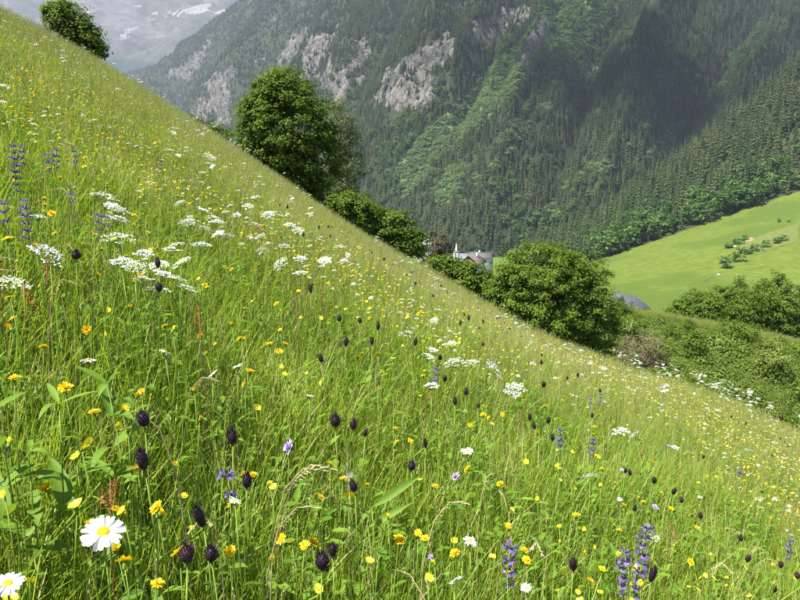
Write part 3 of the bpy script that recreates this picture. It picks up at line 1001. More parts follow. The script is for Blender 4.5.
# ------------------------------------------------------------------ village
M['plaster'] = plain_mat('white_plaster', (.60, .58, .54), .85, .06, 1.5)
M['rooftile'] = plain_mat('pinkish_roof', (.13, .108, .10), .8, .2, 2.0, .2, .3, (1, 4, 1))
M['slate'] = plain_mat('slate_roof', (.17, .17, .20), .55, .25, 1.2, .5, .3, (1, 5, 1))
M['metalroof'] = plain_mat('blue_grey_roof', (.07, .074, .095), .6, .25, 1.0, .3, .2, (6, 1, 1))
M['wood'] = plain_mat('dark_timber', (.12, .075, .045), .8, .3, 3.0, .2, .3, (1, 1, 6))
M['glass'] = plain_mat('window_glass', (.03, .035, .04), .1, .1, 1, .6)
M['spire'] = plain_mat('pale_spire', (.50, .50, .50), .5, .1, 3, .4)


def house(name, label, loc, rz, wx, ly, hw, hr, wall, roofm, over=.9, wood_gable=True, windows=True, cat='house', dormer=False, chimney=True):
    """gable faces local -y; ridge along y"""
    e = empty(name, loc, rz)
    tag(e, label, cat)
    mb = MB()
    x, y = wx / 2, ly / 2
    mb.add([(-x, -y, -1.5), (x, -y, -1.5), (x, y, -1.5), (-x, y, -1.5), (-x, -y, hw), (x, -y, hw), (x, y, hw), (-x, y, hw), (0, -y, hw + hr), (0, y, hw + hr)],
           [(0, 1, 5, 4), (1, 2, 6, 5), (2, 3, 7, 6), (3, 0, 4, 7), (4, 5, 8), (6, 7, 9)])
    obj('wall', mb.mesh('wall', wall), e)
    rf = None
    mb = MB()
    sl_ = hr / x
    xo = x + over; zo = hw - over * sl_; yo = y + over; th_ = .25
    for s in (-1, 1):
        v = [(0, -yo, hw + hr + .05), (0, yo, hw + hr + .05), (s * xo, yo, zo + .05), (s * xo, -yo, zo + .05)]
        v += [(a, b, c + th_) for a, b, c in v]
        mb.add(v, [(0, 1, 2, 3), (4, 7, 6, 5), (0, 3, 7, 4), (3, 2, 6, 7), (2, 1, 5, 6), (1, 0, 4, 5)])
    rf = obj('roof', mb.mesh('roof', roofm), e)
    if chimney:
        mb = MB(); mb.box(x * .25, x * .25 + .8, y * .2, y * .2 + .8, hw + hr * .5, hw + hr + 1.1)
        obj('chimney', mb.mesh('chimney', M['plaster']), rf)
    if dormer:
        mb = MB()
        dw = x * .32; z0 = hw + hr * .25; z1 = hw + hr * .75
        mb.add([(-x * .86, -dw - y * .3, z0 - 1), (-x * .86, dw - y * .3, z0 - 1), (-x * .86, -dw - y * .3, z1), (-x * .86, dw - y * .3, z1), (-x * .86, -y * .3, z1 + dw * .7),
                (-x * .1, -dw - y * .3, z1), (-x * .1, dw - y * .3, z1), (0, -y * .3, z1 + dw * .7)],
               [(0, 1, 3, 2), (2, 3, 4), (2, 4, 7, 5), (4, 3, 6, 7), (0, 2, 5), (1, 6, 3)])
        obj('dormer', mb.mesh('dormer', roofm), rf)
    if wood_gable:
        mb = MB()
        mb.add([(-x * .96, -y - .12, hw * .62), (x * .96, -y - .12, hw * .62), (x * .96, -y - .12, hw), (-x * .96, -y - .12, hw), (0, -y - .12, hw + hr * .95),
                (-x * .96, -y - .02, hw * .62), (x * .96, -y - .02, hw * .62), (x * .96, -y - .02, hw), (-x * .96, -y - .02, hw), (0, -y - .02, hw + hr * .95)],
               [(0, 1, 2, 3), (3, 2, 4), (0, 5, 6, 1), (1, 6, 7, 2), (2, 7, 9, 4), (4, 9, 8, 3), (3, 8, 5, 0)])
        obj('gable', mb.mesh('gable', M['wood']), e)
        mb = MB()
        mb.box(-x * .8, x * .8, -y - 1.5, -y - .13, hw * .55, hw * .61)
        mb.box(-x * .8, x * .8, -y - 1.5, -y - 1.4, hw * .61, hw * .61 + .95)
        obj('balcony', mb.mesh('balcony', M['wood']), e)
    if windows:
        for wxx in (-x * .55, 0, x * .55):
            for wz in (hw * .18, hw * .68):
                f = MB(); f.box(wxx - .6, wxx + .6, -y - .2, -y - .1, wz, wz + 1.4)
                fo = obj('window', f.mesh('window', M['plaster']), e)
                g = MB(); g.box(wxx - .48, wxx + .48, -y - .23, -y - .205, wz + .12, wz + 1.28)
                obj('pane', g.mesh('pane', M['glass']), fo)
        for wyy in np.linspace(-y * .6, y * .6, 3):
            f = MB(); f.box(-x - .12, -x + .05, wyy - .6, wyy + .6, hw * .45, hw * .45 + 1.4)
            fo = obj('window', f.mesh('window', M['wood']), e)
            g = MB(); g.box(-x - .15, -x - .125, wyy - .48, wyy + .48, hw * .45 + .12, hw * .45 + 1.28)
            obj('pane', g.mesh('pane', M['glass']), fo)
    return e


p = at(473, 262, 300)
house('chalet', 'white chalet with pinkish gabled roof and dark timber gable in the village', (p[0], 300, floor_z(0, 300) - .3), math.radians(-28), 8.5, 11, 11.6, 3.4, M['plaster'], M['rooftile'])
p = at(481, 262, 345)
house('village_house', 'village house with grey roof showing just behind the pinkish chalet', (p[0], 345, floor_z(0, 345) - .3), math.radians(65), 8, 12, 12.6, 2.4, M['plaster'], M['rooftile'], wood_gable=False)
p = at(426, 240, 600)
house('pale_house', 'pale house with long light roof behind the reddish tree', (p[0], 600, floor_z(0, 600)), math.radians(70), 10, 16, 16, 4, M['plaster'], M['spire'], wood_gable=False)
# church
p = at(456, 262, 520)
zb = float(floor_z(0, 520))
ztip = at(456, 242.5, 520)[2]
ch = empty('church', (p[0], 520, zb), math.radians(-20))
tag(ch, 'small white church with slender pointed spire above the village roofs', 'church')
Ht = ztip - zb
mb = MB(); mb.box(-2.0, 2.0, -2.0, 2.0, -1, Ht - 8.2)
tw = obj('tower', mb.mesh('tower', M['plaster']), ch)
mb = MB()
mb.add([(-2.4, -2.4, Ht - 8.18), (2.4, -2.4, Ht - 8.18), (2.4, 2.4, Ht - 8.18), (-2.4, 2.4, Ht - 8.18), (-.8, -.8, Ht - 6.0), (.8, -.8, Ht - 6.0), (.8, .8, Ht - 6.0), (-.8, .8, Ht - 6.0), (0, 0, Ht)],
       [(3, 2, 1, 0), (0, 1, 5, 4), (1, 2, 6, 5), (2, 3, 7, 6), (3, 0, 4, 7), (4, 5, 8), (5, 6, 8), (6, 7, 8), (7, 4, 8)])
obj('spire', mb.mesh('spire', M['spire']), ch)
for a in range(4):
    mb = MB(); mb.box(-.6, .6, -2.06, -2.005, Ht - 11.2, Ht - 9.2)
    o = obj('belfry_opening', mb.mesh('belfry_opening', M['glass']), tw); o.rotation_euler.z = a * math.pi / 2
mb = MB()
mb.add([(2.02, -3.5, -1), (14, -3.5, -1), (14, 3.5, -1), (2.02, 3.5, -1), (2.02, -3.5, 5.5), (14, -3.5, 5.5), (14, 3.5, 5.5), (2.02, 3.5, 5.5), (2.02, 0, 9.5), (14, 0, 9.5)],
       [(0, 1, 5, 4), (2, 3, 7, 6), (1, 2, 6, 9, 5)[:4], (5, 6, 9), (0, 4, 8), (0, 8, 7), (0, 7, 3)])
obj('nave', mb.mesh('nave', M['plaster']), ch)
mb = MB()
for s in (-1, 1):
    v = [(2.05, 0, 9.6), (14.5, 0, 9.6), (14.5, s * 4, 5.0), (2.05, s * 4, 5.0)]; v += [(a, b, c + .25) for a, b, c in v]
    mb.add(v, [(0, 1, 2, 3), (4, 7, 6, 5), (0, 3, 7, 4), (3, 2, 6, 7), (2, 1, 5, 6), (1, 0, 4, 5)])
obj('nave_roof', mb.mesh('nave_roof', M['slate']), ch)
# farmhouse roof beyond the bank
p = at(627, 300, 135)
xh, yh, zh = hillside(np.array(p[0] / 135), np.array(.75))
fh = empty('farmhouse', (p[0], 135, p[2] - 5.9), math.radians(-12))
tag(fh, 'farmhouse with blue-grey hipped roof and dormer beyond the scrub bank', 'house')
mb = MB(); mb.box(-3.6, 3.9, -3, 3, -1.5, 4.4); obj('wall', mb.mesh('wall', M['wood']), fh)
mb = MB()
v = [(-4.0, -3.5, 4.42), (4.6, -3.5, 4.42), (4.6, 3.5, 4.42), (-4.0, 3.5, 4.42), (-3.0, 0, 6.9), (1.2, 0, 6.9)]
v += [(a, b, c + .22) for a, b, c in v]
mb.add(v, [(6, 7, 11, 10), (7, 8, 11), (8, 9, 10, 11), (9, 6, 10), (0, 3, 2, 1), (0, 1, 7, 6), (1, 2, 8, 7), (2, 3, 9, 8), (3, 0, 6, 9)])
rf = obj('roof', mb.mesh('roof', M['metalroof']), fh)
mb = MB()
mb.add([(-2.7, -2.6, 5.0), (-1.1, -2.6, 5.0), (-1.1, -2.6, 6.9), (-2.7, -2.6, 6.9), (-1.9, -2.6, 7.8), (-2.7, 1.0, 6.9), (-1.1, 1.0, 6.9), (-1.9, 1.0, 7.8)],
       [(0, 1, 2, 3), (3, 2, 4), (3, 4, 7, 5), (4, 2, 6, 7), (0, 3, 5), (1, 6, 2)])
obj('dormer', mb.mesh('dormer', M['metalroof']), rf)
mb = MB(); mb.box(-2.4, -1.4, -2.66, -2.61, 5.5, 6.8); obj('dormer_window', mb.mesh('dormer_window', M['glass']), rf)
for xx in (-2.2, 0, 2.2):
    mb = MB(); mb.box(xx - .5, xx + .5, -3.08, -3.01, 1.6, 2.9); f = obj('window', mb.mesh('window', M['plaster']), fh)
    mb = MB(); mb.box(xx - .4, xx + .4, -3.11, -3.085, 1.7, 2.8); obj('pane', mb.mesh('pane', M['glass']), f)

# ------------------------------------------------------------------ scrub on the bank
def bush_clump(seed, n=70, rad=.5, h=.5, ls=.105):
    r = np.random.RandomState(seed)
    d = r.randn(n, 3); d /= np.linalg.norm(d, axis=1, keepdims=True); d[:, 2] = np.abs(d[:, 2])
    C = d * np.array([rad, rad, h]) * (.5 + .5 * r.rand(n, 1))
    return mesh_np('bush_clump', *(lambda q: (q[0], [q[1]]))(leaf_cloud(C, d + np.array([0, 0, .6]) + r.randn(n, 3) * .4, ls * (.6 + .8 * r.rand(n)), r, .55)), M['under'])


uc = source_collection('undergrowth_source', [bush_clump(400 + k, 190, .5, .3 + .1 * (k % 4)) for k in range(6)])
n = 13000
t_ = rs.uniform(BT[0], BT[-1], n); q_ = rs.uniform(0.0, 1.25, n)
x_, y_, z_ = bank(t_, q_)
s_ = .6 + .7 * rs.rand(n) ** 2
s_ = s_ * np.clip(1.0 + .9 * fbm(x_ / 1.6, y_ / 1.6, 260, 2), .75, 1.7) * np.where(q_ > .93, .45, 1)
scatter('undergrowth', np.stack([x_, y_, z_ - .05], 1), np.stack([rs.randn(n) * .2, rs.randn(n) * .2, rs.rand(n) * 6.28], 1), np.stack([s_, s_, s_ * (.7 + .6 * rs.rand(n))], 1),
        rs.randint(0, 6, n), uc, 'dense leafy green scrub covering the bank across the gully', 'undergrowth')
bshr = []
for k in range(5):
    r_ = np.random.RandomState(450 + k)
    bl = [(0, 0, .35, .55, .55, .5)] + [(r_.randn() * .3, r_.randn() * .3, .3 + .4 * r_.rand(), .35, .35, .35) for _ in range(4)]
    C, N_, _c = crown_points(bl, 70, 22, .2, r_, .5)
    V, Fc = leaf_cloud(C, N_, .085 * (.6 + .8 * r_.rand(len(C))), r_, .55)
    bshr.append(mesh_np('bank_shrub_crown', V, [Fc], M['alder'] if k % 2 else M['under']))
bst = trunk_np(.03, .7).mesh('bank_shrub_stem', M['bark'])
for k in range(70):
    t0, q0 = rs.uniform(col_t(612), BT[-2]), rs.uniform(.25, .93)
    x0, y0, z0 = bank(np.array(t0), np.array(q0))
    e = empty('bank_shrub', (float(x0), float(y0), float(z0)), rs.rand() * 6.28)
    tag(e, 'leafy shrub bulging from the scrub on the bank', 'shrub', 'shrubs on the scrub bank')
    sc_ = rs.uniform(.7, 1.9)
    c = obj('crown', bshr[k % 5], e); c.scale = (sc_, sc_, sc_ * rs.uniform(.7, 1.15))
    t2 = obj('stem', bst, e); t2.scale = (sc_,) * 3
n = 700
t_ = rs.uniform(BT[0], BT[-1], n); q_ = rs.uniform(.2, 1.0, n)
kk_ = fbm(t_ * 20, q_ * 5, 268, 2) > .05
x_, y_, z_ = bank(t_[kk_], q_[kk_])
BANKGRASS = np.stack([x_, y_, z_], 1)


# ------------------------------------------------------------------ grass
def blade(mb, x, y, h, w, az, lean, curve, segs, m=0, z0=-.03, twist=0.0):
    """one grass blade: bends over in direction az"""
    c, s = math.cos(az), math.sin(az)
    fx, fy = -math.sin(az + twist), math.cos(az + twist)
    vs = []
    for i in range(segs):
        q = i / segs
        r = lean * q * h + curve * h * q * q
        zz = z0 + h * q * (1 - .32 * curve * q)
        ww = w * (1 - q ** 2 * .75) * .5
        vs += [(x + c * r - fx * ww, y + s * r - fy * ww, zz), (x + c * r + fx * ww, y + s * r + fy * ww, zz)]
    r = lean * h + curve * h
    vs.append((x + c * r, y + s * r, z0 + h * (1 - .32 * curve)))
    fs = [(2 * i, 2 * i + 1, 2 * i + 3, 2 * i + 2) for i in range(segs - 1)] + [(2 * segs - 2, 2 * segs - 1, 2 * segs)]
    mb.add(vs, fs, m)


def stalk(mb, r, h, kind, m_stem, m_head, thick=.0011):
    """flowering grass stalk with its seed head"""
    az = r.uniform(0, 6.28); ln = r.uniform(.02, .22)
    x0, y0 = r.uniform(-.05, .05), r.uniform(-.05, .05)
    pts = []
    for q in (0, .35, .7, 1):
        d = ln * h * q * q
        pts.append(np.array([x0 + math.cos(az) * d, y0 + math.sin(az) * d, -.03 + h * q]))
    mb.tube(pts, [thick, thick * .9, thick * .75, thick * .5], 3, m_stem, False)
    tip = pts[-1]; d = (pts[-1] - pts[-2]); d /= np.linalg.norm(d)
    if kind == 0:      # loose panicle: hair-thin branchlets, each with a tiny spikelet
        for k in range(16):
            q = k / 15
            a = r.uniform(0, 6.28); ln2 = .020 * (1 - q) + .002
            b = tip - d * .09 * (1 - q)
            o = np.array([math.cos(a), math.sin(a), .5])
            e = b + o * ln2
            sd = np.array([-math.sin(a), math.cos(a), 0])
            mb.add([b, e - sd * .0003, e + sd * .0003], [(0, 1, 2)], m_stem)
            mb.add([e, e + d * .003 - sd * thick, e + d * .0065, e + d * .003 + sd * thick], [(0, 1, 2, 3)], m_head)
    else:              # dense narrow spike
        for k in range(12):
            q = k / 11
            a = k * 2.4
            b = tip - d * .036 * (1 - q)
            o = np.array([math.cos(a), math.sin(a), 0])
            sd = np.cross(o, d) * .0013
            mb.add([b, b + o * .0018 - sd, b + o * .0014 + d * .006, b + o * .0018 + sd], [(0, 1, 2), (0, 2, 3)], m_head)


SLX, SLY = -NPL[0] / NPL[2], -NPL[1] / NPL[2]        # fall of the slope


def tile(seed, size, nblades, hmin, hmax, wmin, wmax, segs, nstalk, nherb, mats, thick):
    """a patch of meadow turf, sloping like the hillside; blades feather out at its rim"""
    r = np.random.RandomState(seed); mb = MB()

    def spot():
        while True:
            x, y = r.uniform(-.62, .62, 2) * size
            if max(abs(x), abs(y)) < .5 * size or r.rand() < .35: return x, y
    k = 0
    while k < nblades:
        cx, cy = spot()
        hb = r.uniform(.75, 1.2) * np.clip(1 + .45 * float(fbm(cx / size * 3, cy / size * 3, seed, 2)), .6, 1.4)
        dry_t = r.rand() < .06
        n = r.randint(5, 15)
        for j in range(n):                       # blades stand in tufts
            x, y = cx + r.randn() * .028, cy + r.randn() * .028
            blade(mb, x, y, hb * r.uniform(hmin, hmax), r.uniform(wmin, wmax), r.uniform(0, 6.28), r.uniform(.02, .34), max(0, r.normal(.22, .24)), segs,
                  1 if (r.rand() < .03 or (dry_t and r.rand() < .5)) else 0, z0=-.06 + SLX * x + SLY * y, twist=r.uniform(-.6, .6))
        k += n
    for j in range(nstalk):
        m0 = len(mb.v)
        x, y = spot()
        stalk(mb, r, r.uniform(.30, .47), j % 2, 0 if r.rand() < .7 else 2, 2, thick)
        for i in range(m0, len(mb.v)):
            p_ = mb.v[i]; mb.v[i] = (p_[0] + x, p_[1] + y, p_[2] + SLX * x + SLY * y)
    for j in range(nherb):
        m0 = len(mb.v)
        x, y = spot()
        herb(mb, r, 3)
        for i in range(m0, len(mb.v)):
            p_ = mb.v[i]; mb.v[i] = (p_[0] + x, p_[1] + y, p_[2] + SLX * x + SLY * y)
    return mb.mesh('turf', mats)


def herb(mb, r, m):
    for k in range(8):
        a = r.uniform(0, 6.28); q = r.uniform(.0, .05); h = r.uniform(.08, .28)
        bx, by = q * math.cos(a), q * math.sin(a)
        L_ = r.uniform(.018, .045); W = L_ * r.uniform(.28, .55)
        tip = np.array([bx + math.cos(a) * .04, by + math.sin(a) * .04, h])
        mb.tube([(bx, by, -.04), tip], [.001, .0008], 3, m, False)
        ndir = np.array([math.cos(a), math.sin(a), r.uniform(-.3, .6)]); ndir /= np.linalg.norm(ndir)
        sd = np.array([-math.sin(a), math.cos(a), 0]) * W * .5
        up = np.array([0, 0, .004])
        mb.add([tip, tip + ndir * L_ * .35 - sd + up, tip + ndir * L_ * .75 - sd * .7 + up, tip + ndir * L_, tip + ndir * L_ * .75 + sd * .7 + up, tip + ndir * L_ * .35 + sd + up, tip + ndir * L_ * .5],
               [(0, 1, 6), (1, 2, 6), (2, 3, 6), (3, 4, 6), (4, 5, 6), (5, 0, 6)], m)


def lay(name, y0, y1, size, meshes, label, seed, tmax=.98, pad=.6):
    """turf patches on a jittered grid, tilted to follow the ground"""
    r = np.random.RandomState(seed)
    X_, Y_ = np.meshgrid(np.arange(-y1 * tmax - pad, y1 * tmax + pad + size, size), np.arange(y0, y1 + size * .5, size), indexing='ij')
    x = X_.ravel() + r.uniform(-.12, .12, X_.size) * size; y = Y_.ravel() + r.uniform(-.12, .12, X_.size) * size
    k = (np.abs(x) < np.maximum(y, 0) * tmax + pad + size * .5) & (y < edge_depth(np.clip(x / np.maximum(y, .3), -1.2, 1.2)) + 6)
    x, y = x[k], y[k]
    z = ground(x, y); e = size * .45
    gx_ = (ground(x + e, y) - ground(x - e, y)) / (2 * e) - SLX
    gy_ = (ground(x, y + e) - ground(x, y - e)) / (2 * e) - SLY
    zm = (ground(x + e, y) + ground(x - e, y) + ground(x, y + e) + ground(x, y - e)) / 4
    rot = np.stack([np.arctan(np.clip(gy_, -.5, .5)), -np.arctan(np.clip(gx_, -.4, .4)), np.zeros(len(x))], 1)
    c = source_collection(name + '_source', meshes)
    return scatter(name, np.stack([x, y, np.minimum(z, zm)], 1), rot, np.ones((len(x), 3)), r.randint(0, len(meshes), len(x)), c, label, 'grass')


MN = [M['grass'], M['straw'], M['seed'], M['herb']]
MF = [M['grass_far'], M['straw'], M['seed'], M['herb']]
lay('near_grass', -.2, 3.4, .5, [tile(600 + k, .5, 2400, .11, .36, .0020, .0046, 4, 26, 26, MN, .0009) for k in range(9)], 'fine bright green grass blades close up in the flower meadow', 510)
lay('middle_grass', 3.7, 9.0, .9, [tile(620 + k, .9, 3600, .13, .36, .003, .0052, 3, 210, 40, MF, .0014) for k in range(8)], 'tall seeding grass of the middle meadow slope', 511)
lay('far_grass', 9.6, 27, 1.6, [tile(640 + k, 1.6, 5200, .14, .36, .005, .008, 2, 430, 0, MF, .0022) for k in range(6)], 'pale seeding grass up to the crest of the meadow', 512)
bank_tuft = [tile(660 + k, .5, 220, .15, .4, .008, .013, 2, 30, 0, [M['grass_far'], M['straw'], M['seed'], M['herb']], .003) for k in range(4)]
btc = source_collection('bank_tuft_source', bank_tuft)
# grass along the crest of the bank
n = 1500
t_ = rs.uniform(BT[0], BT[-1], n); q_ = rs.uniform(.96, 1.12, n)
x_, y_, z_ = bank(t_, q_)
BP = np.concatenate([np.stack([x_, y_, z_], 1), BANKGRASS]); n = len(BP)
scatter('bank_grass', BP, np.stack([rs.randn(n) * .1, rs.randn(n) * .1, rs.rand(n) * 6.28], 1), np.repeat((.7 + .4 * rs.rand(n))[:, None], 3, 1),
        rs.randint(0, 4, n), btc, 'pale dry grass along the crest of the scrub bank', 'grass')

# ------------------------------------------------------------------ flowers
def mk(mbf, name, mats, smooth=False):
    mb = MB(); mbf(mb); return mb.mesh(name, mats, smooth)


def stem_mesh(name, mat, r0, r1, bow, n=5):
    mb = MB()
    pts = [(bow * math.sin(math.pi * q), bow * .4 * math.sin(2 * math.pi * q), -.06 + 1.06 * q) for q in np.linspace(0, 1, 6)]
    mb.tube(pts, list(np.linspace(r0, r1, 6)), n)
    return mb.mesh(name, mat, True)


STEMS = [stem_mesh('stem', M['stem'], .0012, .0008, b) for b in (.012, -.016, .022, -.008)]
STEMS_THICK = [stem_mesh('stem', M['stem'], .0015, .0011, b) for b in (.006, -.010, .012)]
STEMS_RED = [stem_mesh('stem', M['stem_red'], .0012, .0008, b) for b in (.008, -.010)]


def petal(mb, a, r0, r1, w, z0, z1, m=0, notch=.0, droop=0.0, segs=2):
    c, s = math.cos(a), math.sin(a)
    d = np.array([c, s, 0]); t = np.array([-s, c, 0])
    vs = []; fs = []
    prof = [(0, .45), (.35, .9), (.75, 1.0), (1.0, .55)]
    for q, ww in prof:
        r = r0 + (r1 - r0) * q
        z = z0 + (z1 - z0) * q - droop * q * q
        vs += [d * r - t * w * .5 * ww + np.array([0, 0, z + .08 * w]), d * r + np.array([0, 0, z]), d * r + t * w * .5 * ww + np.array([0, 0, z + .08 * w])]
    for i in range(3):
        o = i * 3
        fs += [(o, o + 1, o + 4, o + 3), (o + 1, o + 2, o + 5, o + 4)]
    mb.add(vs, fs, m)


def dome(mb, r, h, z, m, n=10, rings=3, rnd=None):
    vs = [(0, 0, z + h)]
    for i in range(1, rings + 1):
        q = i / rings
        for k in range(n):
            a = 2 * math.pi * k / n + i * .3
            rr = r * math.sin(q * math.pi / 2)
            vs.append((rr * math.cos(a), rr * math.sin(a), z + h * math.cos(q * math.pi / 2) + (rnd.randn() * .0004 if rnd is not None else 0)))
    fs = [(0, 1 + k, 1 + (k + 1) % n) for k in range(n)]
    for i in range(rings - 1):
        for k in range(n):
            a = 1 + i * n + k; b = 1 + i * n + (k + 1) % n
            fs.append((a, a + n, b + n, b))
    mb.add(vs, fs, m)


def hawk_head(seed):
    r = np.random.RandomState(seed); mb = MB()
    for ring, (cnt, r1, zz) in enumerate([(15, .0135, .002), (12, .010, .005), (8, .006, .007)]):
        for k in range(cnt):
            petal(mb, 6.283 * k / cnt + r.randn() * .12, .001, r1 * r.uniform(.82, 1.12), .0042, .002, zz + r.uniform(0, .003), 0)
    return mb.mesh('flower_head', [M['yellow']])


def hawk_bud(seed):
    r = np.random.RandomState(seed); mb = MB()
    for k in range(10):
        petal(mb, 6.283 * k / 10 + r.randn() * .2, .001, .0055 * r.uniform(.8, 1.2), .0036, .0, .012 * r.uniform(.8, 1.2), 0)
    return mb.mesh('flower_head', [M['yellow']])


def calyx_mesh():
    mb = MB(); mb.tube([(0, 0, -.009), (0, 0, -.003), (0, 0, .003)], [.0014, .0042, .0038], 8); return mb.mesh('calyx', M['stem'], True)


def butter_head(seed):
    r = np.random.RandomState(seed); mb = MB()
    for k in range(5):
        petal(mb, 6.283 * k / 5 + r.randn() * .08, .001, .0125, .0125, 0, .007 + r.uniform(-.002, .002), 0)
    dome(mb, .0035, .004, .001, 1, 7, 2, r)
    return mb.mesh('flower_head', [M['lemon'], M['orange']])


def rampion_head(seed, long=1.0):
    r = np.random.RandomState(seed); mb = MB()
    R, H = .0095, .0135 * long
    nv, nr = 9, 6
    vs = []
    for i in range(nr + 1):
        for k in range(nv):
            th_ = math.pi * (i / nr)
            vs.append((R * .85 * math.sin(th_) * math.cos(6.283 * k / nv), R * .85 * math.sin(th_) * math.sin(6.283 * k / nv), H - H * math.cos(th_) * .95))
    mb.add(vs, [(i * nv + k, i * nv + (k + 1) % nv, (i + 1) * nv + (k + 1) % nv, (i + 1) * nv + k) for i in range(nr) for k in range(nv)], 0)
    n = 90
    for k in range(n):
        q = (k + .5) / n
        ph = math.acos(1 - 2 * q); a = k * 2.39996
        d = np.array([math.sin(ph) * math.cos(a), math.sin(ph) * math.sin(a), -math.cos(ph)])
        b = np.array([d[0] * R * .8, d[1] * R * .8, H + d[2] * H * .9])
        e = b + d * r.uniform(.002, .007) + np.array([0, 0, r.uniform(.001, .006)])
        s = np.cross(d, [0, 0, 1]); s = s / (np.linalg.norm(s) + 1e-6) * .0013
        mb.add([b - s, b + s, e + np.array([0, 0, .001]), (b + e) / 2 + d * .001 + np.array([0, 0, .0018])], [(0, 1, 3), (1, 2, 3), (2, 0, 3)], 0)
    return mb.mesh('flower_head', [M['darkpurple']])


def umbel_mesh(seed, R=.03, rays=13, m='cream'):
    r = np.random.RandomState(seed); mb = MB()
    for k in range(rays):
        q = math.sqrt((k + .5) / rays); a = k * 2.39996 + r.randn() * .1
        e = np.array([R * q * math.cos(a), R * q * math.sin(a), -.010 * q * q + r.randn() * .0015])
        mb.tube([(0, 0, -R * .9), e], [.0006, .0004], 3, 1, False)
        for j in range(9):
            qq = math.sqrt((j + .5) / 9) * R * .30; b = j * 2.4 + r.rand()
            c = e + np.array([qq * math.cos(b), qq * math.sin(b), .0025 - qq * qq * 20 + r.randn() * .0006])
            sz = r.uniform(.0018, .0028); a0 = r.rand() * 6
            tl = r.randn(2) * .35
            vs = [c]
            for i in range(5):
                aa = a0 + 6.283 * i / 5
                vs.append(c + sz * np.array([math.cos(aa), math.sin(aa), .35 + tl[0] * math.cos(aa) + tl[1] * math.sin(aa)]))
            mb.add(vs, [(0, 1 + i, 1 + (i + 1) % 5) for i in range(5)], 0)
    return mb.mesh('umbel', [M[m], M['stem']])


def whorl_mesh(seed):
    r = np.random.RandomState(seed); mb = MB()
    for k in range(6):
        a = 6.283 * k / 6 + r.randn() * .2
        d = np.array([math.cos(a), math.sin(a), .15]); t = np.array([-math.sin(a), math.cos(a), 0]); z = np.array([0, 0, 1.])
        b = d * .0025; L_ = r.uniform(.009, .014)
        mb.tube([b - z * .002, b + d * .004], [.0016, .0022], 5, 1, False)
        # arched upper lip and spread lower lip
        mb.add([b + d * .003 - t * .0016, b + d * .003 + t * .0016, b + d * L_ * .8 + z * .006 + t * .0014, b + d * L_ + z * .004, b + d * L_ * .8 + z * .006 - t * .0014], [(0, 1, 2), (0, 2, 3), (0, 3, 4)], 0)
        mb.add([b + d * .003, b + d * L_ * .9 - t * .0045 - z * .003, b + d * L_ * 1.15 - z * .006, b + d * L_ * .9 + t * .0045 - z * .003], [(0, 1, 2), (0, 2, 3)], 0)
    return mb.mesh('whorl', [M['purple'], M['calyx']])


def scab_head(seed):
    r = np.random.RandomState(seed); mb = MB()
    for ring, (cnt, r1, zz) in enumerate([(9, .013, .001), (8, .009, .005), (6, .005, .007)]):
        for k in range(cnt):
            petal(mb, 6.283 * k / cnt + r.randn() * .15, .001, r1 * r.uniform(.8, 1.1), .006, .001, zz + r.uniform(-.001, .003), 0)
    return mb.mesh('flower_head', [M['lilac']])


def sorrel_head(seed):
    r = np.random.RandomState(seed); mb = MB()
    for k in range(70):
        q = r.rand(); a = r.uniform(0, 6.28); rr = (1 - q) * r.uniform(.004, .016)
        c = np.array([rr * math.cos(a), rr * math.sin(a), -.09 * (1 - q)])
        s = .0028
        n1 = r.randn(3); n1 /= np.linalg.norm(n1); n2 = np.cross(n1, r.randn(3)); n2 /= np.linalg.norm(n2)
        mb.add([c - n1 * s, c + n2 * s, c + n1 * s, c - n2 * s], [(0, 1, 2, 3)], 0)
    return mb.mesh('seed_head', [M['rust']])


def dry_mesh(seed):
    """bent, dried-out grass stalk with drooping spikelets (unit height)"""
    r = np.random.RandomState(seed); mb = MB()
    pts = [(0, 0, -.05), (.01, 0, .4), (.03, .005, .72), (.075, .008, .92), (.14, .01, 1.0), (.21, .01, .985)]
    pts = [(x_ * .5, y_, z_ * .46) for x_, y_, z_ in pts]
    mb.tube(pts, [.0014, .0013, .0012, .001, .0008, .0005], 4)
    for k in range(16):
        q = k / 15
        a = np.array(pts[3]) * (1 - q) + np.array(pts[5]) * q
        a[2] = np.interp(a[0], [p_[0] for p_ in pts], [p_[2] for p_ in pts])
        e = a + np.array([.010, r.uniform(-.004, .004), r.uniform(-.004, .003)])
        sd = np.array([0, .0012, .0005])
        mb.add([a, (a + e) / 2 - sd, e, (a + e) / 2 + sd], [(0, 1, 2), (0, 2, 3)], 0)
    return mb.mesh('dry_stalk', [M['straw']])


CALYX = calyx_mesh()
HAWK = [hawk_head(700 + k) for k in range(5)] + [hawk_bud(706), hawk_bud(707)]
BUTTER = [butter_head(710 + k) for k in range(4)]
RAMP = [rampion_head(720 + k, .82 + .2 * (k % 3)) for k in range(5)]
UMB = [umbel_mesh(730 + k, .026 + .005 * (k % 3), 12 + k % 4, 'cream' if k % 2 else 'white') for k in range(6)]
WHORL = [whorl_mesh(740 + k) for k in range(4)]
SCAB = [scab_head(750 + k) for k in range(3)]
SORREL = [sorrel_head(760 + k) for k in range(3)]
DRY = [dry_mesh(770 + k) for k in range(4)]
FR = np.random.RandomState(77)


def plant(name, label, cat, group, x, y, rz=None):
    e = empty(name, (x, y, float(ground(x, y))), FR.rand() * 6.28 if rz is None else rz)
    return tag(e, label, cat, group)


def add_stem(e, H, meshes):
    s = obj('stem', meshes[FR.randint(len(meshes))], e); s.scale = (1, 1, H)
    return s


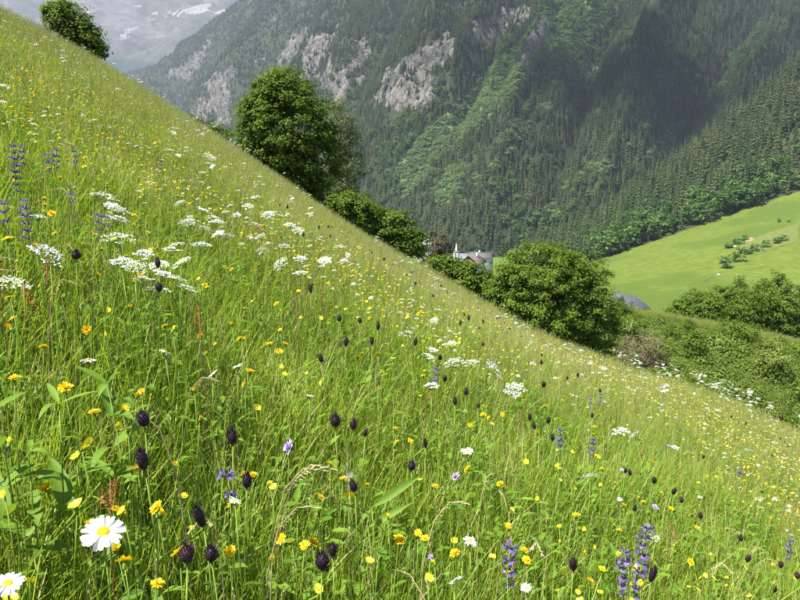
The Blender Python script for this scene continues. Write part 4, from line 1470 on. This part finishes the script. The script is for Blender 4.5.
def simple_flower(name, label, cat, group, x, y, H, heads, size, stems=STEMS, tilt=.35, calyx=True, hname='flower_head'):
    e = plant(name, label, cat, group, x, y)
    add_stem(e, H, stems)
    h = obj(hname, heads[FR.randint(len(heads))], e)
    h.location = (0, 0, H); h.scale = (size * FR.uniform(.85, 1.15), size * FR.uniform(.85, 1.15), size * FR.uniform(.75, 1.25))
    h.rotation_euler = (FR.randn() * tilt, FR.randn() * tilt, FR.rand() * 6.28)
    if calyx:
        c = obj('calyx', CALYX, e); c.location = h.location; c.scale = h.scale; c.rotation_euler = h.rotation_euler
    return e


def random_spots(n, ymin=.55, ymax=17, seed=1, clump=0.0, tr=(-.78, .78)):
    r = np.random.RandomState(seed)
    out = []
    while len(out) < n:
        yv = math.exp(r.uniform(math.log(ymin), math.log(ymax))); tv = r.uniform(*tr)
        xv = tv * yv
        if yv > float(edge_depth(tv)) + .3: continue
        if clump and float(fbm(xv * 1.3 / (yv * .5 + .5), yv * 1.3 / (yv * .25 + .5), seed + 300, 2)) < r.uniform(-.5, clump): continue
        zz = float(ground(xv, yv))
        if xv * xv + yv * yv + (zz + .42) ** 2 < .3: continue
        out.append((xv, yv))
    return out


# --- dark rampions: those that can be pointed at in the photograph, then more
for (u, v, s, L_) in [(145, 420, 1.15, 'large dark purple rampion head above its twin on the same line of grass'), (145, 464, 1.0, 'dark purple rampion head close below a larger one beside the broad leaves'),
                      (233, 438, 1.0, 'single dark rampion head standing clear between broad-leaved plant and lilac scabious'), (335, 421, 1.3, 'widest dark rampion head beside a smaller one in mid meadow'),
                      (353, 423, .9, 'smaller dark rampion head touching the widest one')]:
    H = .44
    q = on_meadow(u, v + 8, H)
    simple_flower('dark_rampion', L_, 'flower', 'dark rampions', q[0], q[1], H, RAMP, s, STEMS_THICK, .1, False)
GL = 'dark purple egg-shaped rampion head on a stiff green stem'
for (u, v, s) in [(204, 526, .85), (212, 558, .9), (188, 563, .9), (322, 568, 1.05), (333, 552, .9), (247, 484, .9), (76, 255, 1.25), (158, 263, 1.0), (159, 287, .9), (411, 465, .95), (426, 443, .7), (355, 488, .9), (365, 432, .6),
                  (650, 577, .95), (573, 567, .8), (774, 586, .7), (797, 573, 1.0), (445, 376, 1.0), (430, 385, .9), (455, 400, .9), (440, 355, .9), (600, 387, 1.0), (578, 372, .9), (592, 412, .9), (544, 382, 1.2), (548, 418, .9),
                  (654, 478, 1.0), (673, 489, .9), (630, 470, .8), (703, 453, .8), (378, 325, 1), (372, 340, 1), (360, 318, .9), (466, 390, 1.1), (478, 402, .9), (415, 340, .8), (530, 415, .8), (535, 424, .7)]:
    H = FR.uniform(.38, .47)
    q = on_meadow(u, v + 6, H)
    if q: simple_flower('dark_rampion', GL, 'flower', 'dark rampions', q[0], q[1], H, RAMP, s, STEMS_THICK, .12, False)
for (x, y) in random_spots(75, 1.8, 10, 31, .2, (-.2, .75)):
    simple_flower('dark_rampion', GL, 'flower', 'dark rampions', x, y, FR.uniform(.34, .46), RAMP, FR.uniform(.7, 1.05), STEMS_THICK, .12, False)

# --- yellow flowers
GL = 'many-petalled golden yellow hawkweed flower on a thin stem'
spots = []
for (u, v) in [(95, 416), (98, 277), (102, 250), (117, 515), (157, 512), (160, 516), (117, 556), (125, 569), (158, 590), (230, 553), (180, 553), (281, 541), (395, 446), (410, 443), (350, 499), (320, 500), (330, 466), (388, 518), (425, 541), (399, 541),
               (435, 487), (455, 555), (526, 448), (483, 416), (502, 415), (489, 418), (527, 563), (555, 421), (597, 456), (602, 470), (643, 503), (614, 484), (583, 552), (602, 571), (619, 532), (640, 584), (697, 528), (671, 510), (727, 530), (787, 515),
               (173, 332), (201, 338), (232, 325), (250, 374), (85, 158), (68, 160), (52, 215), (45, 199), (36, 205), (8, 241), (35, 247), (40, 250), (54, 251), (270, 345), (279, 352), (362, 354), (378, 355), (382, 373), (423, 377), (330, 314), (285, 345), (545, 407), (508, 528), (560, 470), (500, 485), (468, 470)]:
    spots.append((u, v))
for (u, v) in spots:
    H = FR.uniform(.32, .44)
    q = on_meadow(u, v, H)
    if q: simple_flower('yellow_hawkweed', GL, 'flower', 'golden yellow hawkweeds', q[0], q[1], H, HAWK, FR.uniform(.62, .95), tilt=.45)
for (x, y) in random_spots(220, .8, 8, 32, .3):
    simple_flower('yellow_hawkweed', GL, 'flower', 'golden yellow hawkweeds', x, y, FR.uniform(.28, .44), HAWK, FR.uniform(.5, .9), tilt=.45)
for (x, y) in random_spots(280, .6, 14, 33, .3):
    simple_flower('buttercup', 'glossy lemon yellow buttercup with five cupped petals', 'flower', 'lemon yellow buttercups', x, y, FR.uniform(.22, .42), BUTTER, FR.uniform(.45, .8), tilt=.5, calyx=False)

# --- white umbels: plants with several flat flower clusters
def umbel_plant(x, y, H, k, size, label, group):
    if label == UL:
        label = UL + [' with one cluster', ' with two clusters', ' with three clusters'][k - 1]
        group = group + [' with one cluster', ' with two clusters', ' with three clusters'][k - 1]
    e = plant('umbel_plant', label, 'flower', group, x, y)
    add_stem(e, H - .012 * size, STEMS_THICK)
    for j in range(k):
        if j == 0:
            loc = np.array([0, 0, H + .02 * size])
        else:
            a = FR.rand() * 6.28; d = FR.uniform(.035, .08) * size
            loc = np.array([d * math.cos(a), d * math.sin(a), H - FR.uniform(.0, .07)])
            mb = MB(); mb.tube([(0, 0, H * .62), tuple(loc * np.array([.7, .7, .9])), tuple(loc - np.array([0, 0, .02 * size]))], [.0014, .0012, .001], 4)
            obj('branch', mb.mesh('branch', M['stem']), e)
        o = obj('umbel', UMB[FR.randint(len(UMB))], e)
        o.location = loc; o.scale = (size,) * 3
        o.rotation_euler = (FR.randn() * .28, FR.randn() * .28, FR.rand() * 6.28)
    return e


UL = 'white flat-topped umbel plant in meadow grass'
for (u, v, k, s) in [(205, 214, 3, 1.2), (188, 228, 3, 1.2), (216, 226, 3, 1.1), (180, 206, 2, 1.0), (172, 255, 2, 1.1), (182, 268, 3, 1.1), (122, 268, 2, 1.0), (50, 262, 1, 1.1), (135, 272, 2, .9), (180, 284, 1, .9), (120, 225, 1, 1.2), (105, 202, 2, 1.3), (122, 216, 2, 1.1), (118, 244, 1, 1.2),
                     (450, 348, 2, 1.3), (434, 354, 2, 1.0), (495, 373, 2, 1.5), (470, 366, 1, 1.0), (620, 435, 2, 1.3), (432, 390, 1, 1.0), (260, 240, 2, 1.2), (285, 250, 2, 1.2), (268, 218, 2, 1.2), (300, 262, 2, 1.1), (675, 450, 1, .9), (590, 480, 1, .8), (655, 540, 1, .5), (455, 585, 1, .5),
                     (10, 293, 1, 1.0), (145, 260, 1, .9), (38, 222, 1, .8), (290, 228, 2, 1.3), (255, 200, 2, 1.3), (325, 265, 1, 1.3), (340, 250, 2, 1.4)]:
    H = FR.uniform(.42, .5)
    q = on_meadow(u, v, H)
    if q: umbel_plant(q[0], q[1], H, k, s * .88, UL, 'white umbels')
for (x, y) in random_spots(65, 3.2, 18, 34, .3, (-.75, .1)):
    umbel_plant(x, y, FR.uniform(.40, .52), 1 + FR.randint(3), FR.uniform(.6, 1.1), UL, 'white umbels')
for (x, y) in random_spots(35, 5.5, 14, 35, .1, (.05, .8)):
    umbel_plant(x, y, FR.uniform(.40, .52), 1 + FR.randint(3), FR.uniform(.6, 1.1), UL, 'white umbels')
# tall umbels along the lower right crest
for k in range(64):
    tv = FR.uniform(.36, .74); yv = float(edge_depth(tv)) + FR.uniform(-3.2, 1.0)
    umbel_plant(tv * yv, yv, FR.uniform(.5, .72), 2 + FR.randint(2), FR.uniform(.6, 1.3), 'tall white umbel plant on the crest above the scrub gully', 'tall umbels on the lower crest')
for k in range(40):
    tv = FR.uniform(-.62, .2); yv = float(edge_depth(tv)) + FR.uniform(-6, .6)
    umbel_plant(tv * yv, yv, FR.uniform(.45, .62), 1 + FR.randint(3), FR.uniform(.9, 1.5), 'tall white umbel plant on the crest near the maple', 'tall umbels on the upper crest')
# far field: countless more
n_far = 7500
fs_ = [random_spots(n_far, 2.6, 20, 36, .25)]
P = np.array([(x, y, float(ground(x, y)) + FR.uniform(.36, .52)) for x, y in fs_[0]])
umc = source_collection('far_umbel_source', UMB + BUTTER + HAWK)
isw = FR.rand(len(P)) < np.where(P[:, 1] > 8, .38, .22)
idx = np.where(isw, FR.randint(0, 6, len(P)), 6 + FR.randint(0, len(BUTTER) + len(HAWK), len(P)))
s_ = np.where(isw, FR.uniform(.15, .42, len(P)), FR.uniform(.3, .6, len(P)))
scatter('small_flowers', P, np.stack([FR.randn(len(P)) * .3, FR.randn(len(P)) * .3, FR.rand(len(P)) * 6.28], 1), np.repeat(s_[:, None], 3, 1), idx, umc, 'countless small white and yellow blossoms dotting the farther meadow', 'flowers')

# --- ox-eye daisies, every petal its own piece
def petal_mesh(seed):
    r = np.random.RandomState(seed); mb = MB()
    petal(mb, 0, .0066, .0245 * r.uniform(.92, 1.06), .0068 * r.uniform(.85, 1.1), 0, r.uniform(-.002, .003), 0, droop=r.uniform(-.001, .003))
    return mb.mesh('petal', M['white'], True)


PETALS = [petal_mesh(780 + k) for k in range(6)]
mb = MB(); dome(mb, .0074, .0034, .0006, 0, 16, 5, np.random.RandomState(3)); DISC = mb.mesh('disc', M['orange'], True)


def daisy(u, v, H, size, tilt_to, label, n=20, group='ox-eye daisies', closed=0.0):
    """tilt_to: direction the flower face looks"""
    q = on_meadow(u, v, H)
    e = plant('oxeye_daisy', label, 'flower', group, q[0], q[1], 0)
    add_stem(e, H - .003, STEMS_THICK)
    d = Vector(tilt_to).normalized()
    R = d.to_track_quat('Z', 'Y').to_matrix().to_4x4()
    T = Matrix.Translation((0, 0, H)) @ R @ Matrix.Scale(size, 4)
    o = obj('disc', DISC, e); o.matrix_local = T
    c = obj('calyx', CALYX, e); c.matrix_local = T @ Matrix.Scale(1.5, 4) @ Matrix.Translation((0, 0, -.003))
    for k in range(n):
        a = 6.283 * k / n + FR.randn() * .05
        o = obj('petal', PETALS[FR.randint(6)], e)
        o.matrix_local = T @ Matrix.Rotation(a, 4, 'Z') @ Matrix.Rotation(FR.randn() * .10 - closed, 4, 'Y') @ Matrix.Translation((0, 0, FR.uniform(0, .0006)))
    return e


daisy(103, 532, .43, 1.0, (.22, -.36, .9), 'large white ox-eye daisy with yellow centre facing up beside yellow buds', 21)
daisy(8, 586, .43, .6, (.1, -.25, .95), 'white ox-eye daisy half cut off, below the large daisy', 18)
daisy(467, 451, .44, .72, (-.05, -.10, 1), 'white ox-eye daisy seen edge-on in the middle of the meadow', 18)
daisy(349, 480, .42, .6, (-.3, .8, .5), 'small white daisy seen from behind next to a dark rampion', 16, closed=.5)
for (u, v, s) in [(165, 352, .6), (213, 374, .5), (88, 360, .6), (470, 543, .6), (310, 398, .4), (238, 368, .5), (526, 590, .45), (235, 504, .4), (700, 497, .45), (620, 500, .4)]:
    daisy(u, v, FR.uniform(.38, .44), s, (FR.randn() * .25, FR.randn() * .3, 1), 'small white daisy with narrow petals among the grass', 14, 'small white daisies', closed=FR.uniform(-.1, .3))

# --- violet sage spikes
def sage(u, v, H, n, size, label, lean=(0, 0), group='violet sage spikes', xy=None):
    q = xy or on_meadow(u, v, H)
    if not q: return
    e = plant('violet_sage', label, 'flower', group, q[0], q[1], 0)
    e.rotation_euler = (lean[1], lean[0], 0)
    add_stem(e, H, STEMS_THICK)
    for k in range(n):
        f = k / max(1, n - 1)
        o = obj('whorl', WHORL[FR.randint(4)], e)
        o.location = (FR.randn() * .002, FR.randn() * .002, H - f * n * .0185 * size)
        s = size * FR.uniform(.8, 1.15) * (.55 + .6 * math.sin(math.pi * min(1, .25 + f * .7)))
        o.scale = (s, s, s); o.rotation_euler = (FR.randn() * .1, FR.randn() * .1, FR.rand() * 6.28)


sage(636, 528, .47, 9, 1.25, 'tallest violet sage spike leaning between yellow flowers at the lower meadow', (.06, 0))
sage(625, 552, .42, 6, 1.1, 'violet sage spike leaning against the tallest sage')
sage(510, 548, .43, 4, 1.1, 'short violet sage tuft standing alone in the grass')
sage(790, 541, .44, 4, 1.1, 'bluish violet sage tuft beside a small white flower')
sage(13, 146, .50, 8, .95, 'tall violet sage with many whorls on the uphill slope')
sage(24, 202, .46, 7, .9, 'violet sage just below the tall many-whorled one')
for (u, v, n) in [(4, 204, 4), (22, 146, 4), (55, 150, 4), (73, 147, 5), (48, 155, 3), (70, 187, 3), (98, 216, 4), (105, 218, 3), (160, 158, 5), (228, 478, 2), (560, 430, 5), (593, 440, 5), (740, 470, 3), (436, 370, 4), (600, 395, 4), (590, 400, 3)]:
    sage(u, v, FR.uniform(.4, .46), n, .95, 'slender violet sage spike scattered in the meadow', group='scattered sage spikes')

# --- lilac scabious
for (u, v, s) in [(290, 450, 1.1), (456, 478, .8), (655, 508, .9), (622, 470, .5), (668, 446, .7), (430, 560, .5)]:
    H = .43; q = on_meadow(u, v, H)
    simple_flower('lilac_scabious', 'pale lilac scabious with ragged round head' if s != 1.1 else 'brightest lilac scabious beside a half-open yellow flower', 'flower', 'lilac scabious', q[0], q[1], H, SCAB, s, tilt=.5)

# --- sorrel and reddish stalks
q = on_meadow(110, 478, .44)
simple_flower('sorrel', 'rusty red sorrel seed cluster above the large daisy', 'plant', 'sorrels', q[0], q[1], .43, SORREL, .5, STEMS_RED, .15, False, 'seed_head')
for _k in range(2):
    _e = [o for o in SC.objects if o.name.startswith('sorrel')][0]
    _o = obj('seed_head', SORREL[_k], _e); _o.location = (.010 * math.cos(_k * 2.1), .010 * math.sin(_k * 2.1), .43 - .012 * _k); _o.scale = (.65, .65, .3)
for (x, y) in random_spots(70, 1.2, 14, 38, .2):
    simple_flower('sorrel', 'thin sorrel stalk with rusty seeds in the grass', 'plant', 'thin sorrels', x, y, FR.uniform(.36, .55), SORREL, FR.uniform(.3, .8), STEMS_RED, .15, False, 'seed_head')

# --- dry bent stalks
def dry(x, y, rz, s, label, group):
    e = plant('dry_stalk', label, 'grass stalk', group, x, y, rz)
    o = obj('stalk', DRY[FR.randint(4)], e); o.scale = (s, s, s * FR.uniform(.85, 1.0))


for (u, v, rz, s) in [(262, 488, .1, 1.0), (268, 484, -.1, 1.05), (255, 500, .25, .95)]:
    q = on_meadow(u, v, .42)
    dry(q[0], q[1], rz, s, 'pale dry grass stalk bent over beside the lilac scabious', 'bent dry stalks')
for (x, y) in random_spots(80, .8, 7, 39, .2):
    dry(x, y, FR.rand() * 6.28, FR.uniform(.7, 1.05), 'pale dry grass stalk with drooping spikelets in the meadow', 'dry stalks')

# --- broad-leaved plants
def big_leaf(L_, W, bend, mat):
    mb = MB(); vs = []; n = 8
    for i in range(n + 1):
        q = i / n
        ww = W * .5 * math.sin(math.pi * min(1, q ** .75)) ** .9 if i < n else 0
        xx = L_ * q * (1 - .25 * bend * q); zz = L_ * (.25 * q - bend * .75 * q * q)
        vs += [(xx, -ww, zz + ww * .25), (xx, -ww * .5, zz + ww * .06 + .001 * math.sin(i * 3)), (xx, 0, zz - ww * .05), (xx, ww * .5, zz + ww * .06 - .001 * math.sin(i * 2)), (xx, ww, zz + ww * .25)]
    fs = []
    for i in range(n):
        for k in range(4):
            o = i * 5 + k
            fs.append((o, o + 1, o + 6, o + 5))
    mb.add(vs, fs)
    return mb.mesh('leaf', mat, True)


LEAVES = [big_leaf(.085, .020, .2, M['bigleaf']), big_leaf(.075, .021, .6, M['bigleaf']), big_leaf(.10, .013, .35, M['bigleaf']), big_leaf(.06, .017, .9, M['bigleaf'])]


def leafy(u, v, H, levels, size, label, rz=0, name='broad_leaved_plant'):
    q = on_meadow(u, v, H)
    e = plant(name, label, 'plant', 'broad-leaved plants', q[0], q[1], rz)
    add_stem(e, H, STEMS_THICK)
    for l in range(levels):
        zz = H * (1 - l * .13)
        for s in (0, 1) if l else (0, 1, 2):
            o = obj('leaf', LEAVES[FR.randint(4)], e)
            o.location = (0, 0, zz)
            o.rotation_euler = (FR.randn() * .15, FR.uniform(-.75, -.05), (l % 2) * 1.45 + s * (3.14 if l else 2.09) + FR.randn() * .3)
            sc = size * (.7 + .18 * min(l, 3)) * FR.uniform(.85, 1.15); o.scale = (sc,) * 3


leafy(60, 408, .46, 5, 1.0, 'upright broad-leaved plant with pale lance leaves left of the twin rampions', .3)
leafy(108, 388, .44, 4, 1.1, 'broad-leaved plant with long drooping leaves beside a yellow flower', 1.2)
leafy(30, 455, .36, 4, .9, 'low broad-leaved plant in shade under the upright one', 2.2)
leafy(-6, 410, .44, 4, .9, 'broad-leaved plant half outside the meadow view beside a brown seed head', .9)
for (u, v, H, s, rz) in [(372, 508, .40, 1.3, .35), (368, 530, .36, 1.1, .2)]:
    q = on_meadow(u, v, H)
    e = plant('broad_leaved_plant', 'single long lance leaf arching beside yellow flowers' if H == .40 else 'shorter lance leaf below the long arching one', 'plant', 'broad-leaved plants', q[0], q[1], rz)
    add_stem(e, H, STEMS_THICK)
    for k in range(2):
        o = obj('leaf', LEAVES[2], e); o.location = (0, 0, H - .02 * k); o.scale = (s * (1 - .3 * k),) * 3; o.rotation_euler = (.9, -.45 + .2 * k, k * 2.6)
for (x, y) in random_spots(40, .6, 3.2, 51):
    e = plant('leafy_herb', 'small broad-leaved herb low in the near grass', 'plant', 'small leafy herbs', x, y)
    H = FR.uniform(.14, .3); add_stem(e, H, STEMS)
    for k in range(5):
        o = obj('leaf', LEAVES[FR.randint(4)], e); o.location = (0, 0, H * (1 - .15 * k)); o.scale = (FR.uniform(.45, .85),) * 3
        o.rotation_euler = (0, FR.uniform(-.8, 0), k * 2.4)

# ------------------------------------------------------------------ clouds above (their shade lies on the far forest) and the haze
M['cloud'], _nt, _out = new_mat('cloud')                 # thin white vapour: part of the sunlight passes
_d = _nt.nodes.new('ShaderNodeBsdfDiffuse'); _d.inputs[0].default_value = (.9, .9, .9, 1)
_t = _nt.nodes.new('ShaderNodeBsdfTransparent')
_m = _nt.nodes.new('ShaderNodeMixShader'); _m.inputs[0].default_value = .90
_nt.links.new(_d.outputs[0], _m.inputs[1]); _nt.links.new(_t.outputs[0], _m.inputs[2]); _nt.links.new(_m.outputs[0], _out.inputs['Surface'])


def cloud(center, rx, ry, rz, seed):
    r = np.random.RandomState(seed); mb = MB()
    for k in range(170):                 # billows, breaking up into wisps towards the rim
        a = r.uniform(0, 6.28); q = abs(r.randn()) * .55
        c = np.array([rx * q * math.cos(a), ry * q * math.sin(a), rz * .35 * r.randn()])
        s = r.uniform(.10, .26) * math.exp(-q * .7)
        vs = []; n1, n2 = 6, 9
        for i in range(n1 + 1):
            for j in range(n2):
                th_, ph = math.pi * i / n1, 2 * math.pi * j / n2
                f = 1 + .10 * r.randn()
                vs.append(c + f * s * np.array([rx * math.sin(th_) * math.cos(ph), ry * math.sin(th_) * math.sin(ph), rz * math.cos(th_)]))
        mb.add(vs, [(i * n2 + j, (i + 1) * n2 + j, (i + 1) * n2 + (j + 1) % n2, i * n2 + (j + 1) % n2) for i in range(n1) for j in range(n2)])
    o = obj('cloud', mb.mesh('cloud', M['cloud'], True)); o.location = center
    o['kind'] = 'structure'
    return o


SUNV = np.array(SUN)


def shade(u, v, Y, up, rx, ry, rz, seed):
    p = at(u, v, Y)
    c = p + SUNV * ((up - p[2]) / SUNV[2])
    return cloud(tuple(c), rx, ry, rz, seed)


shade(645, 105, 930, 2300, 340, 250, 110, 5)

hz_top = float(max(MZ.max() + 30, ZS.max() + 30))
mb = MB(); mb.box(-4600, 3400, -60, 5700, float(min(VZ.min(), -100)) - 2, hz_top)
m, nt, out = new_mat('haze')
pv = nt.nodes.new('ShaderNodeVolumePrincipled')
pv.inputs['Color'].default_value = (.70, .81, 1.0, 1)
pv.inputs['Density'].default_value = 0.000075
pv.inputs['Anisotropy'].default_value = 0.0
nt.links.new(pv.outputs[0], out.inputs['Volume'])
hz = obj('haze', mb.mesh('haze', m)); hz['kind'] = 'stuff'
tag(hz, 'pale blue summer haze filling the valley', 'haze')
print('HAZE TOP', hz_top, 'objects', len(SC.objects))
